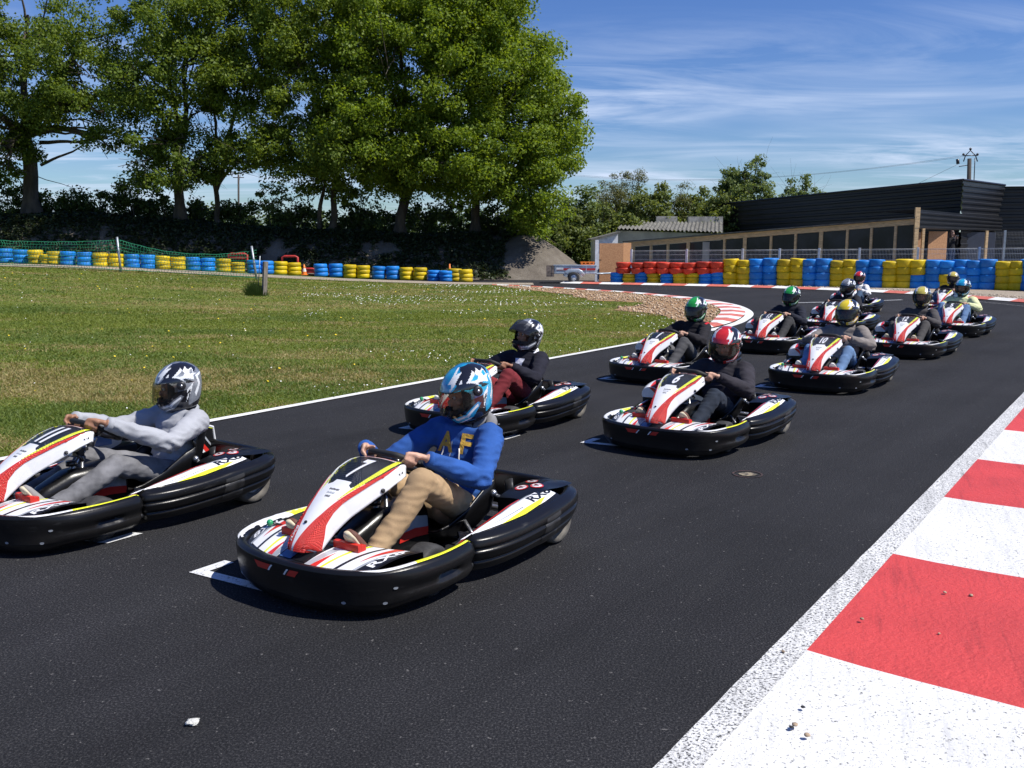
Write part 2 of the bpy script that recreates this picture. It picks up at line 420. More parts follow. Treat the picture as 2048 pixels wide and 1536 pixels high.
# ---- the asphalt
INNER = [TR(s, -7.62) for s in (-9, 0, 6, 12, 16.5)]                       # left edge of the straight
APO = [(1406, 661), (1425, 657), (1446, 652), (1473, 642.5), (1490, 630), (1485, 620), (1464.6, 610.8), (1436, 604.6), (1405, 599.5), (1374, 595), (1331, 591), (1300, 588), (1274, 586), (1241, 583.5), (1200, 581), (1150, 578), (1098, 575), (1040, 572), (985, 569.5)]
API = [(1400, 656), (1414, 652), (1423, 645), (1434, 634), (1441, 626), (1438, 618), (1424, 611), (1405, 606.3), (1380, 601.5), (1355, 597.6), (1318, 593.2), (1290, 590.3), (1266, 588), (1236, 585.5), (1197, 582.8), (1148, 579.7), (1097, 576.6), (1039.5, 573.4), (984.5, 571)]
apo = [G(*p) for p in APO]; api = [G(*p) for p in API]
sheet('track', [TR(-9, -8.2), TR(-9, 9), TR(30, 12), (46, 34), (30, 37), (14, 41.5), (3, 46.5), (-3, 47.5), (-9, 44), (-6, 40), (0, 36), (3, 30), TR(21, -10.5), TR(17, -8.2)], 0, MATS['asphalt'])

# ---- the infield: mown grass, slightly domed away from the track
m, t, b = nodes_of('infield_turf'); co = objco(t)
mp = t.nodes.new('ShaderNodeMapping'); mp.vector_type = 'TEXTURE'; mp.inputs['Rotation'].default_value = (0, 0, R(-8.0)); mp.inputs['Scale'].default_value = (3.571, 0.7143, 1); t.links.new(co, mp.inputs[0])
dry = ramp(t, nz(t, mp.outputs[0], .75, 7, .68), [(.47, 0.0), (.66, .9)])
gr = ramp(t, nz(t, co, 1.3, 7, .75), [(.3, (.072, .108, .018)), (.5, (.115, .148, .026)), (.72, (.165, .182, .040))])
fine = ramp(t, nz(t, co, 60, 3), [(.3, .7), (.7, 1.2)])
t.links.new(mixc(t, 1.0, mixc(t, dry, gr, (.23, .185, .072)), fine, 'MULTIPLY'), b.inputs['Base Color']); b.inputs['Roughness'].default_value = .95
b.inputs['Specular IOR Level'].default_value = .15
bumpn(t, b, nz(t, co, 40, 4), 1.0, .03)
ROWA, ROWB = GT(-40, 531), GT(948, 568)
infield = [(p.x, p.y) for p in INNER] + [(p.x, p.y) for p in api] + [(ROWB.x + .3, ROWB.y - 1.2), (ROWB.x - 4, ROWB.y - .5), (ROWA.x, ROWA.y - .4), (-60, 43), (-60, 5), (TR(-9, -7.62).x - 20, -8)]
sheet('infield', infield, .008, m, step=1.0, hf=terrain)

# ---- bare earth at the hairpin, gravel along the barriers
m, t, b = nodes_of('bare_earth'); co = objco(t)
c = ramp(t, nz(t, co, 9, 7, .75), [(.3, (.17, .09, .042)), (.5, (.34, .20, .10)), (.68, (.48, .33, .19))])
t.links.new(c, b.inputs['Base Color']); b.inputs['Roughness'].default_value = .95; bumpn(t, b, nz(t, co, 16, 6, .7), 1.0, .06)
DIRT = [(984, 571), (1039, 573.6), (1097, 577), (1148, 580), (1197, 583), (1236, 586), (1290, 591), (1355, 598), (1405, 606.5), (1424, 611.5), (1437, 618), (1440, 626), (1433, 634), (1422, 645), (1405, 652), (1378, 655), (1362, 652), (1352, 645), (1338, 637), (1312, 630), (1262, 625), (1228, 621), (1238, 615), (1280, 612), (1288, 607), (1240, 604), (1190, 603), (1165, 598), (1140, 591), (1085, 584), (1030, 578)]
dirtw = [G(*p) for p in DIRT]
sheet('bare_earth', [(p.x, p.y) for p in dirtw], .02, m, hf=terrain, edge=(.35, .22, .9))
m, t, b = nodes_of('gravel_bed'); co = objco(t)
vor = nz(t, co, 26, kind='ShaderNodeTexVoronoi')
c = ramp(t, nz(t, co, 30, 4, .7), [(.3, (.20, .155, .11)), (.5, (.36, .30, .225)), (.7, (.52, .455, .36))])
t.links.new(c, b.inputs['Base Color']); b.inputs['Roughness'].default_value = .9; bumpn(t, b, vor, 1.0, .04)
KO = [(1120, 567.3), (1200, 569.2), (1323, 571.6), (1446, 574.2), (1549, 577.3), (1650, 581), (1741, 585), (1834, 590), (1955, 599), (2048, 606), (2120, 612)]
ko = [G(*p) for p in KO]
def beside(poly, d):
    out = []
    for i, p in enumerate(poly):
        a = poly[max(i - 1, 0)]; c_ = poly[min(i + 1, len(poly) - 1)]; n_ = (c_ - a); n_ = Vector((-n_.y, n_.x, 0)).normalized(); out.append(p + n_ * d)
    return out
kin = beside(ko, .62); kout = beside(ko, 5.2)
sheet('gravel_bed', [(p.x, p.y) for p in ko[1:]] + [(p.x, p.y) for p in reversed(kout[1:])], .02, m)
sheet('gravel_strip', [(ROWB.x + 2.6, ROWB.y - 1.5), (ROWB.x - 3, ROWB.y - .9), (ROWA.x, ROWA.y - .75), (ROWA.x, ROWA.y + 1.4), (ROWB.x - 3, ROWB.y + 1.5), (ROWB.x + 2.6, ROWB.y + .6)], .03, m, step=.9, hf=terrain)

# ---- kerbs and painted lines (each sheet lies a few mm above the one below)
def stripes(name, A, B, z, first, length, m1, m2, h=0.0):
    """Alternating painted blocks between two edge lines."""
    A = crv([tuple(p) for p in A], 240); B = crv([tuple(p) for p in B], 240); d = np.r_[0, np.cumsum(np.linalg.norm(np.diff((A + B) / 2, axis=0), axis=1))]
    mb = MB()
    for i in range(240):
        k = int((d[i] + first) / length) % 2
        q = [Vector(A[i]), Vector(A[i + 1]), Vector(B[i + 1]), Vector(B[i])]
        mid = [q[0].lerp(q[3], .5) + Vector((0, 0, h)), q[1].lerp(q[2], .5) + Vector((0, 0, h))]
        up = Vector((0, 0, z)); mm = m1 if k else m2
        mb.add([v + up for v in (q[0], q[1], mid[1], mid[0])], [(0, 1, 2, 3)], mm); mb.add([v + up for v in (mid[0], mid[1], q[2], q[3])], [(0, 1, 2, 3)], mm)
    return tag(mb.build(name, smooth=False), kind='structure')
stripes('hairpin_kerb', apo, api, .028, .2, .72, P_RED2, P_LINE, .02)
stripes('outer_kerb', ko, kin, .024, .0, .95, P_RED2, P_LINE, .07)
mb = MB()                                                                   # thin white edging round the tip of the hairpin
ed = crv([tuple(p) for p in apo[:11]], 60); ew = crv([tuple(p) for p in beside(apo[:11], -.2)], 60)
mb.add([(*p[:2], .0045) for p in ed] + [(*p[:2], .0045) for p in ew], [(i, i + 1, 62 + i, 61 + i) for i in range(60)], P_LINE)
tag(mb.build('hairpin_edge_line'), kind='structure')
mb = MB()                                                                   # the near kerb: long blocks with a shallow crown
marks = [-5.1, -3.6, -2.1, -.6, .87, 2.35, 3.83, 5.36, 6.81, 8.2, 9.67, 11.23, 12.75, 14.3, 15.8, 17.3]
for i, (a, c_) in enumerate(zip(marks, marks[1:])):
    mm = P_RED if i % 2 == 0 else P_WHITE
    nu, nv = 8, 16
    def S(u, v): off = -1.12 + 3.6 * v; return TR(a + (c_ - a) * u - .16 * (off + 1.12), off, .014 + .05 * sm(v * 3) - .02 * v)
    mb.surf(S, nu, nv, mm)
tag(mb.build('near_kerb'), kind='structure')
mb = MB(); mb.surf(lambda u, v: TR(-8 + 28 * u, -1.255 + .15 * v + .004 * noise.noise(Vector((u * 90, 5 * v, 0))), .0095), 400, 1, P_ROUGH); tag(mb.build('kerb_edge_line'), kind='structure')
mb = MB(); mb.surf(lambda u, v: TR(-8 + 24.6 * u, -7.62 + .11 * v + .006 * noise.noise(Vector((u * 50, 3 * v, 7))), .0105), 200, 1, P_LINE); tag(mb.build('infield_edge_line'), kind='structure')
mb = MB(); a, c_ = G(1926, 600), G(2090, 617); n_ = Vector((0, .16, 0)); mb.add([v + Vector((0, 0, .005)) for v in (a, c_, c_ + n_, a + n_)], [(0, 1, 2, 3)], P_LINE); tag(mb.build('outer_edge_line'), kind='structure')
mb = MB()
for a, c_ in ((G(1592, 606), G(1660, 604.5)), (G(1748, 602), G(1806, 600))):
    n_ = Vector((0, .12, 0)); mb.add([v + Vector((0, 0, .005)) for v in (a, c_, c_ + n_, a + n_)], [(0, 1, 2, 3)], P_SLOT)
tag(mb.build('start_line'), kind='structure')
def slot(A, B, w=.07, ret=.16):
    d = (B - A).normalized(); bk = U
    mb = MB(); z = Vector((0, 0, .005))
    mb.add([v + z for v in (A, B, B + bk * w, A + bk * w)], [(0, 1, 2, 3)], P_SLOT)
    for p, s_ in ((A, d), (B, -d)):
        q0 = p + bk * (w + .001); mb.add([v + z for v in (q0, q0 + s_ * w, q0 + s_ * w + bk * ret, q0 + bk * ret)], [(0, 1, 2, 3)], P_SLOT)
    return tag(mb.build('grid_slot_line', smooth=False), kind='structure')
SLOTS = [((378, 1146), (672, 1222)), ((1160, 886), (1402, 910)), ((1196, 758.5), (1362, 769)), ((1508, 774), (1698, 785)), ((796, 857), (1012, 880)), ((-60, 1060), (215, 1088)), ((1690, 708), (1859, 716)), ((1440, 696), (1577, 702.5))]
for a, c_ in SLOTS: slot(G(*a), G(*c_))

# ---- a rubbed survey spot and litter on the asphalt, pebbles on the kerb
m = mat('faded_ochre_spray', (.30, .25, .17), .9, vscale=26, col2=(.03, .028, .026), thr=(.40, .62))
mb = MB(); c_ = G(1495, 949); mb.add([c_ + Vector((.065 * math.cos(q / 24 * 6.283) * (1 + .2 * math.sin(q * 3.1)), .058 * math.sin(q / 24 * 6.283), .0045)) for q in range(24)], [tuple(range(24))], m)
m2 = mat('faded_red_spray', (.075, .032, .030), .9, vscale=16, col2=(.018, .018, .019), thr=(.42, .62)); ring = []
for q in range(32): a = q / 32 * 6.283; ring += [c_ + Vector((r_ * math.cos(a), r_ * math.sin(a), .0046)) for r_ in (.098, .112)]
mb.add(ring, [(2 * q, 2 * q + 1, (2 * q + 3) % 64, (2 * q + 2) % 64) for q in range(32)], m2)
tag(mb.build('spray_mark'), kind='structure')
def rock(name, c_, r, m, sq=.6, seed=0, fq=1.3):
    bm = bmesh.new(); bmesh.ops.create_icosphere(bm, subdivisions=2, radius=r)
    for v in bm.verts: v.co *= 1 + .28 * noise.noise(v.co / r * fq + Vector((seed, 0, 0))) * (1 if fq < 2 else 2); v.co.z *= sq
    mb = MB(); mb.bm(bm, m, Matrix.Translation(Vector(c_) + Vector((0, 0, r * sq * .7)))); return mb.build(name)
mpeb = mat('pebble_stone', (.34, .25, .17), .85, vscale=40, var=.3)
PEB = [((1890, 1186), .009, 'small tan pebble on the upper edge of the big red kerb block'), ((1942, 1192), .010, 'tan pebble right of its twin on the upper edge of the big red kerb block'), ((1724, 1239), .009, 'small pebble near the left side of the big red kerb block'),
       ((1590, 1451), .011, 'brown pebble beside its dark chip on the lower white kerb'), ((1614, 1472), .011, 'lowest tan pebble on the lower white kerb'), ((1566, 1304), .008, 'tiny pink pebble on the white edge line of the kerb'), ((1878, 1268), .006, 'tiny dark pebble in the middle of the big red kerb block')]
for i, (p, r_, lb) in enumerate(PEB): tag(rock('pebble', G(*p, z=.03 if p[0] > 1570 else .012), r_, mpeb, seed=i * 3.3), lb, 'pebble', 'pebbles on the kerb')
mdk = mat('dark_rubber', (.02, .02, .022), .8)
for i, (p, lb) in enumerate((((1606, 1415), 'black rubber crumb on the lower white kerb'), ((1583, 1455), 'flat dark chip next to the brown pebble on the lower white kerb'))):
    o = rock('rubber_crumb', G(*p, z=.028), .009, mdk, .35, 20 + i); tag(o, lb, 'rubber crumb', 'rubber crumbs on the kerb')
tag(rock('paper_scrap', G(385, 1446, .004), .024, mat('crumpled_paper', (.62, .62, .57), .8, bump=1.0, bscale=120), .32, 9, 3.2), 'small crumpled white paper scrap on the dark asphalt', 'litter')

# ---- earth bank behind the left barrier, and the higher field it holds up
m, t, b = nodes_of('bank_earth'); co = objco(t)
c = ramp(t, nz(t, co, 1.1, 8, .7), [(.3, (.085, .070, .054)), (.52, (.14, .12, .096)), (.72, (.20, .178, .148))])
gx = t.nodes.new('ShaderNodeSeparateXYZ'); t.links.new(co, gx.inputs[0])
top = t.nodes.new('ShaderNodeMapRange'); top.inputs[1].default_value = 52.4; top.inputs[2].default_value = 53.6; t.links.new(gx.outputs[1], top.inputs[0])
c = mixc(t, top.outputs[0], c, ramp(t, nz(t, co, .8, 6), [(.3, (.04, .07, .018)), (.7, (.10, .13, .04))]))
t.links.new(c, b.inputs['Base Color']); b.inputs['Roughness'].default_value = .95; bumpn(t, b, nz(t, co, 9, 6, .7), .8, .08)
X = np.arange(-78, 7.01, .75); Y = np.r_[np.arange(46.2, 56, .5), [57, 60, 65, 72, 84]]
V = []
for x in X:
    for y in Y:
        z = bankz(x, y) + (.10 * noise.noise(Vector((x * .5, y * .5, 0))) + .05 * noise.noise(Vector((x * 1.7, y * 1.7, 5)))) * sm((5 - x) / 3)
        V.append((x, y, max(z, terrain(x, min(y, 48)) + .01) if x < -2 else z - .02))
w = len(Y); mb = MB(); mb.add(V, [(i * w + j, (i + 1) * w + j, (i + 1) * w + j + 1, i * w + j + 1) for i in range(len(X) - 1) for j in range(w - 1)], m)
tag(mb.build('earth_bank'), kind='structure')

# ---- real grass, daisies and dandelions on the infield; stones on the bare earth
def inpoly(px, py, poly):
    px = np.asarray(px); py = np.asarray(py); c_ = np.zeros(px.shape, bool); n = len(poly)
    for i in range(n):
        x1, y1 = poly[i][0], poly[i][1]; x2, y2 = poly[i - 1][0], poly[i - 1][1]
        if y1 == y2: continue
        c_ ^= ((y1 > py) != (y2 > py)) & (px < (x2 - x1) * (py - y1) / (y2 - y1) + x1)
    return c_
def smv(t_): t_ = np.clip(t_, 0, 1); return t_ * t_ * (3 - 2 * t_)
def terrv(x, y): return .95 * smv((-x - 1) / 23) * smv((y - 14) / 28)
def lown(x, y, s, seed):
    """Smooth value noise on arrays."""
    r_ = np.random.default_rng(seed); g_ = r_.random((64, 64)); x = x * s + 100; y = y * s + 100
    xi = np.floor(x).astype(int); yi = np.floor(y).astype(int); fx = smv(x - xi); fy = smv(y - yi)
    A = lambda i, j: g_[(xi + i) % 64, (yi + j) % 64]
    return (A(0, 0) * (1 - fx) + A(1, 0) * fx) * (1 - fy) + (A(0, 1) * (1 - fx) + A(1, 1) * fx) * fy
dpoly = [(p.x, p.y) for p in dirtw]
def scatter(n, y0, y1):
    """Random spots in view on the infield grass, even over the ground."""
    y = np.sqrt(rng.uniform(y0 * y0, y1 * y1, n)); x = y * rng.uniform(-.60, .22, n)
    k = inpoly(x, y, infield) & ~(inpoly(x, y, dpoly) & (rng.random(n) > .12))
    return x[k], y[k]
gx_, gy_ = [], []
for n, y0, y1 in ((170000, 5.5, 13), (150000, 13, 24), (110000, 24, 44)):
    a, c_ = scatter(n, y0, y1); gx_.append(a); gy_.append(c_)
gx_ = np.concatenate(gx_); gy_ = np.concatenate(gy_); n = len(gx_)
dn = np.hypot(gx_, gy_); h = (.012 + .034 * lown(gx_, gy_, 1.3, 2) ** 2 * rng.random(n) + .010 * rng.random(n)) * (1 + dn / 70); wd = .0035 + .00055 * dn
an = rng.uniform(0, 6.283, n); le = rng.normal(0, .8, (2, n)) * h
z0 = terrv(gx_, gy_) + .006
A = np.stack([gx_ + np.cos(an) * wd, gy_ + np.sin(an) * wd, z0], 1); B = np.stack([gx_ - np.cos(an) * wd, gy_ - np.sin(an) * wd, z0], 1); Cc = np.stack([gx_ + le[0], gy_ + le[1], z0 + h], 1)
V = np.stack([A, B, Cc], 1).reshape(-1, 3); F = np.arange(3 * n).reshape(-1, 3)
m = leafmat('grass_blade', (.105, .15, .019), (.215, .25, .053), .35); ms = leafmat('dry_grass_blade', (.19, .165, .06), (.36, .30, .135), .3)
dryn = (lown(gx_ * .28 + gy_ * .05, gy_, 1.25, 5) + .45 * lown(gx_, gy_, 2.6, 6)) / 1.45
md = leafmat('lush_grass_blade', (.075, .12, .018), (.15, .20, .045), .35); wide = lown(gx_ * .6, gy_, .7, 51) + .5 * lown(gx_, gy_, 1.9, 52) + rng.normal(0, .10, n)
mi_ = np.where(dryn + rng.normal(0, .10, n) > .645, 1, np.where(wide > .86, 2, 0))
tag(fast('grass', V, F, [m, ms, md], mi=mi_), 'short mown green grass with dry straw patches on the infield', 'grass', kind='stuff')
def flowers(name, n, size, col, label, lo, y0, y1, thr):
    x, y = scatter(n, y0, y1); k = (lown(x, y, .55, 21) + .35 * lown(x, y, 2.0, 22) > thr) & (x > lo * y); x, y = x[k], y[k]
    n = len(x); z = terrv(x, y) + .035 + .02 * rng.random(n); r_ = size * (.7 + .6 * rng.random(n)) * (.6 + np.hypot(x, y) / 48)
    q = np.arange(6) / 6 * 6.283
    V = np.stack([x[:, None] + r_[:, None] * np.cos(q), y[:, None] + r_[:, None] * np.sin(q), z[:, None] + r_[:, None] * .5 * np.sin(q + x[:, None] * 40)], 2).reshape(-1, 3)
    tag(fast(name, V, np.arange(6 * n).reshape(-1, 6), [mat(name + '_petals', col, .6, var=.05)]), label, 'flowers', kind='stuff')
flowers('daisies', 17000, .0105, (.82, .82, .78), 'tiny white daisies dotted through the infield grass', -.22, 10, 40, .80)
flowers('scattered_daisies', 450, .010, (.82, .82, .78), 'lone white daisies far apart in the infield grass', -.6, 9, 38, .3)
flowers('dandelions', 220, .015, (.75, .55, .02), 'sparse yellow dandelions in the infield grass', -.6, 8, 36, .3)
def stones(name, n, poly, hf, rmin, rmax, m, label):
    xs_ = [p[0] for p in poly]; ys_ = [p[1] for p in poly]
    x = rng.uniform(min(xs_), max(xs_), n * 4); y = rng.uniform(min(ys_), max(ys_), n * 4); k = inpoly(x, y, poly) & (rng.random(n * 4) < .25 + lown(x, y, .9, 31)); x, y = x[k][:n], y[k][:n]; n = len(x)
    oc = np.array([(1, 0, 0), (0, 1, 0), (-1, 0, 0), (0, -1, 0), (0, 0, 1), (0, 0, -1)], float); fc = np.array([(0, 1, 4), (1, 2, 4), (2, 3, 4), (3, 0, 4), (1, 0, 5), (2, 1, 5), (3, 2, 5), (0, 3, 5)])
    r_ = rmin + (rmax - rmin) * rng.random(n) ** 3; a = rng.uniform(0, 6.28, n)
    S_ = oc[None] * rng.uniform(.6, 1.3, (n, 6, 1)) * r_[:, None, None]; ca, sa = np.cos(a)[:, None], np.sin(a)[:, None]
    V = np.stack([S_[..., 0] * ca - S_[..., 1] * sa + x[:, None], S_[..., 0] * sa + S_[..., 1] * ca + y[:, None], S_[..., 2] * .7 + hf(x, y)[:, None] + .02 + r_[:, None] * .3], 2).reshape(-1, 3)
    F = (fc[None] + (np.arange(n) * 6)[:, None, None]).reshape(-1, 3); tag(fast(name, V, F, [m]), label, 'stones', kind='stuff')
def stonemat(name, a, b_):
    m, t, b = nodes_of(name); g = t.nodes.new('ShaderNodeNewGeometry'); t.links.new(ramp(t, g.outputs['Random Per Island'], [(0, a), (1, b_)]), b.inputs['Base Color']); b.inputs['Roughness'].default_value = .9; return m
stones('loose_stones', 4200, dpoly, terrv, .010, .055, stonemat('clay_stone', (.22, .125, .065), (.58, .45, .31)), 'ochre stones and clods loose on the bare hairpin earth')
stones('gravel', 9000, [(p.x, p.y) for p in kin[1:]] + [(p.x, p.y) for p in reversed(beside(ko, 2.4)[1:])], lambda x, y: 0 * x, .02, .05, stonemat('gravel_stone', (.20, .155, .11), (.58, .50, .40)), 'tan gravel between the far kerb and the tyre wall')
stones('kerb_grit', 2600, [tuple(TR(-1, -1.165).xy), tuple(TR(16, -1.165).xy), tuple(TR(16, -1.06).xy), tuple(TR(-1, -1.06).xy)], lambda x, y: 0 * x - .008, .0015, .0055, stonemat('grit_stone', (.02, .018, .016), (.30, .24, .18)), 'fine grit and crumbs in the joint between edge line and kerb')

# ================================================================== TREES AND BUSHES
BARK = mat('oak_bark', (.10, .082, .062), .95, vscale=3, col2=(.045, .038, .03), bump=1.0, bscale=9, stretch=(1, 1, .25), bdist=.06)
BARK2 = mat('grey_bark', (.13, .115, .095), .95, vscale=4, col2=(.06, .052, .042), bump=.8, bscale=12, stretch=(1, 1, .3), bdist=.04)
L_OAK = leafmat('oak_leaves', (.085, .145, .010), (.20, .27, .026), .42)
L_OAK3 = leafmat('dark_shade_toned_oak_leaves', (.062, .108, .011), (.15, .205, .026), .36)  # left oaks: darker copy of the leaf colour, with their shade painted in
L_OAK2 = leafmat('shade_toned_oak_leaves', (.07, .118, .011), (.17, .225, .028), .38)  # centre oaks: shade mixed into the leaf colour, darker than the right oak
L_BUSH = leafmat('bush_leaves', (.035, .065, .015), (.10, .135, .035), .3); L_HEDGE = leafmat('hedge_leaves', (.07, .105, .025), (.17, .205, .055), .35)
L_PALE = leafmat('pale_leaves', (.075, .12, .035), (.17, .22, .075), .35)
L_GORSE = leafmat('brown_green_sprigs', (.07, .078, .03), (.15, .16, .055), .3)
def leaves(clumps, per, size, spread=.42, up=.35, aspect=.62):
    """Leaf blades in loose sprays round each clump centre."""
    C_ = np.array([c[:3] for c in clumps]); r_ = np.array([c[3] for c in clumps]); n = len(C_) * per
    rep = np.repeat(np.arange(len(C_)), per)
    d = rng.normal(0, 1, (n, 3)); d /= np.linalg.norm(d, axis=1, keepdims=True); rad = rng.random(n) ** .55
    p = C_[rep] + d * (rad * r_[rep])[:, None] * np.array([1, 1, .72])
    nrm = d * .5 + rng.normal(0, .6, (n, 3)) + np.array([0, 0, up]); nrm /= np.linalg.norm(nrm, axis=1, keepdims=True)
    a = np.cross(nrm, rng.normal(0, 1, (n, 3))); a /= np.linalg.norm(a, axis=1, keepdims=True); b_ = np.cross(nrm, a)
    s = size * (.65 + .7 * rng.random(n))[:, None]
    V = np.stack([p - a * s, p - b_ * s * aspect + nrm * s * .18, p + a * s, p + b_ * s * aspect + nrm * s * .18], 1).reshape(-1, 3)
    return V, np.arange(4 * n).reshape(-1, 4)
def crown_clumps(blobs, dens, rc):
    out = []
    for (c_, r_) in blobs:
        n = int(dens * (r_[0] * r_[1] * r_[2]) ** (2 / 3) * 6.4)
        for i in range(n):
            d = Vector(rng.normal(0, 1, 3)).normalized(); k = rng.random() ** .38
            k *= 1 + .16 * noise.noise(d * 2.2 + Vector(c_))
            p = Vector(c_) + Vector((d.x * r_[0], d.y * r_[1], d.z * r_[2])) * k
            out.append((*p, rc * (.6 + .8 * rng.random())))
    return out
def limb(mb, a, b_, r0, r1, m, sag=.12, n=7, wob=.25):
    a, b_ = Vector(a), Vector(b_); L = (b_ - a).length; pts, rr = [], []
    s_ = rng.random() * 90
    for i in range(n + 1):
        t_ = i / n; p = a.lerp(b_, t_); p.z += L * sag * math.sin(math.pi * t_)
        w_ = noise.noise_vector(Vector((s_, t_ * 2.3, 0))) * (wob * math.sin(math.pi * min(1, t_ * 1.2)) * L * .22); pts.append(p + w_); rr.append(r0 + (r1 - r0) * t_)
    mb.tube(pts, rr, m, 8, cap=False); return pts
def tree(name, label, group, base, lean, fork, r0, blobs, lm, dens=1.0, rc=.74, per=240, size=.082, bark=BARK, forks=3, extra=()):
    root = thing(name, label, 'tree', base, group=group)
    base = Vector(base); mb = MB(); top = base + Vector(lean) + Vector((0, 0, fork))
    pts, rr = [], []
    for i in range(9):
        t_ = i / 8; p = base.lerp(top, t_) + noise.noise_vector(Vector((base.x, t_ * 2, 1))) * .22 * math.sin(math.pi * t_); p.z -= .4 * (i == 0)
        pts.append(p - base); rr.append(r0 * (1.45 - .6 * min(1, t_ * 4) if t_ < .25 else .85 - .2 * t_))
    mb.tube(pts, rr, bark, 14)
    cl = crown_clumps(blobs, dens, rc)
    tl = pts[-1]; stems = []
    for (c_, r_) in blobs:
        tgt = Vector(c_) - base; q = limb(mb, tl - Vector((0, 0, rng.random() * fork * .25)), tgt + Vector((0, 0, r_[2] * .35)), r0 * .48, r0 * .13, bark, .05, 8, .3); stems.append(q)
        for k in range(7):
            d = Vector(rng.normal(0, 1, 3)).normalized(); e = tgt + Vector((d.x * r_[0], d.y * r_[1], d.z * r_[2])) * .85
            s_ = q[2 + int(rng.random() * 6)]; g_ = limb(mb, s_, e, r0 * .15, r0 * .035, bark, .02, 6, .35)
            for j in range(2):
                h_ = g_[2 + int(rng.random() * 4)]; limb(mb, h_, h_ + Vector(rng.normal(0, 1, 3)) * .9, r0 * .06, r0 * .02, bark, 0, 4, .3)
    for a, b_, r_ in extra: limb(mb, Vector(a) - base, Vector(b_) - base, r_, r_ * .3, bark, -.04, 8, .4)
    mb.build('trunk', root)
    V, F = leaves(cl, per, size)
    fast('crown', V - np.array(base), F, [lm], root)
    return root
TD = 52.6
def bl(px, py, dy, rx, rz, ry=None): p = AT(px, py, TD + dy - 2.0); return (tuple(p), (rx, ry or max(rx, 3.4), rz))
def tb(px, py=None, d=TD): x = (px - 1024) / FPX * COSP * d; return (x, d, bankz(x, d) - .1)
GT_ = 'oaks in a row on the earth bank'
tree('oak_tree', 'big oak at the right end of the row, bright green crown', GT_, tb(950), (.1, 0, 0), 3.4, .30,
     [bl(1025, 265, .5, 3.9, 3.8), bl(955, 120, 0, 4.2, 3.6), bl(1060, 160, 1, 2.3, 2.3), bl(890, 290, -1, 2.8, 2.4), bl(1100, 300, .5, 1.9, 1.8), bl(1045, 375, -.5, 2.2, 1.5), bl(1070, 440, 0, 1.4, 1.0), bl(960, 355, -1.2, 2.4, 1.3), bl(1110, 235, 1, 1.3, 1.2)], L_OAK, 1.1)
tree('oak_tree', 'oak with a thick leaning trunk, second from the right end of the row', GT_, tb(798), (.5, 0, 0), 3.0, .36,
     [bl(800, 120, 0, 4.8, 4.6), bl(880, -10, 1, 4.6, 3.6), bl(740, 260, -1, 3.1, 2.6), bl(850, 330, 0, 2.7, 1.7), bl(700, 40, 1, 3.4, 3.4), bl(775, 345, 1, 2.2, 1.3), bl(950, 20, 0, 3.0, 2.6)], L_OAK, 1.05)
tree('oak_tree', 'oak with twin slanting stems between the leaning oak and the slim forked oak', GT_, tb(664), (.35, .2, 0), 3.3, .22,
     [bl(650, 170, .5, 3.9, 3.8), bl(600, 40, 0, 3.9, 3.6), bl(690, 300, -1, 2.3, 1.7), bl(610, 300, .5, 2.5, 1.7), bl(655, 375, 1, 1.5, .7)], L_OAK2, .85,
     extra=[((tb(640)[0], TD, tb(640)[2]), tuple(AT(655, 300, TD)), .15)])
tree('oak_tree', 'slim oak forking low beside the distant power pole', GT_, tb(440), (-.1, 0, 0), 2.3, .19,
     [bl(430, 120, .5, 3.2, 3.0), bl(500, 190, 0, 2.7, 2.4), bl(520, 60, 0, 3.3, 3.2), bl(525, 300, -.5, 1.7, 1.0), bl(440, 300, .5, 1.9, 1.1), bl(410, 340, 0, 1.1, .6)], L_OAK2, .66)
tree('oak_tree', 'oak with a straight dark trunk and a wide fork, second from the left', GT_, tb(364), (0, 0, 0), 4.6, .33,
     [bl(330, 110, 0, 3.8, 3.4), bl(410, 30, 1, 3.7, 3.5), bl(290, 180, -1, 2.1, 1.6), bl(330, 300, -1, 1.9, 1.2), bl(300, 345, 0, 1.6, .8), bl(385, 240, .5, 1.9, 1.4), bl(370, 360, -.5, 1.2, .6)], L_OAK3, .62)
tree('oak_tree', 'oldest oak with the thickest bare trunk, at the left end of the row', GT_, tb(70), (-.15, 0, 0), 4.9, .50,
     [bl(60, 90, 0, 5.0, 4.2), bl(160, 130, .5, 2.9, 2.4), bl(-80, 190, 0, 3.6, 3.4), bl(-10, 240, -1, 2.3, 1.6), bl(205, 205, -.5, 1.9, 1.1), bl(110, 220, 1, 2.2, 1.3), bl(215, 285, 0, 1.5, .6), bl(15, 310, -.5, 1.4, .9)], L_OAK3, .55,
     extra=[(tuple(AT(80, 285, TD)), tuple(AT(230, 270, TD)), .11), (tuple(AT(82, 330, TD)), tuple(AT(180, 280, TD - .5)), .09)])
tree('oak_tree', 'oak half out of frame behind the left edge of the oldest oak', GT_, tb(-150), (0, 0, 0), 4.5, .36, [bl(-190, 100, 0, 4.5, 4.5), bl(-60, 330, 1, 2.2, 1.4)], L_OAK, .8)

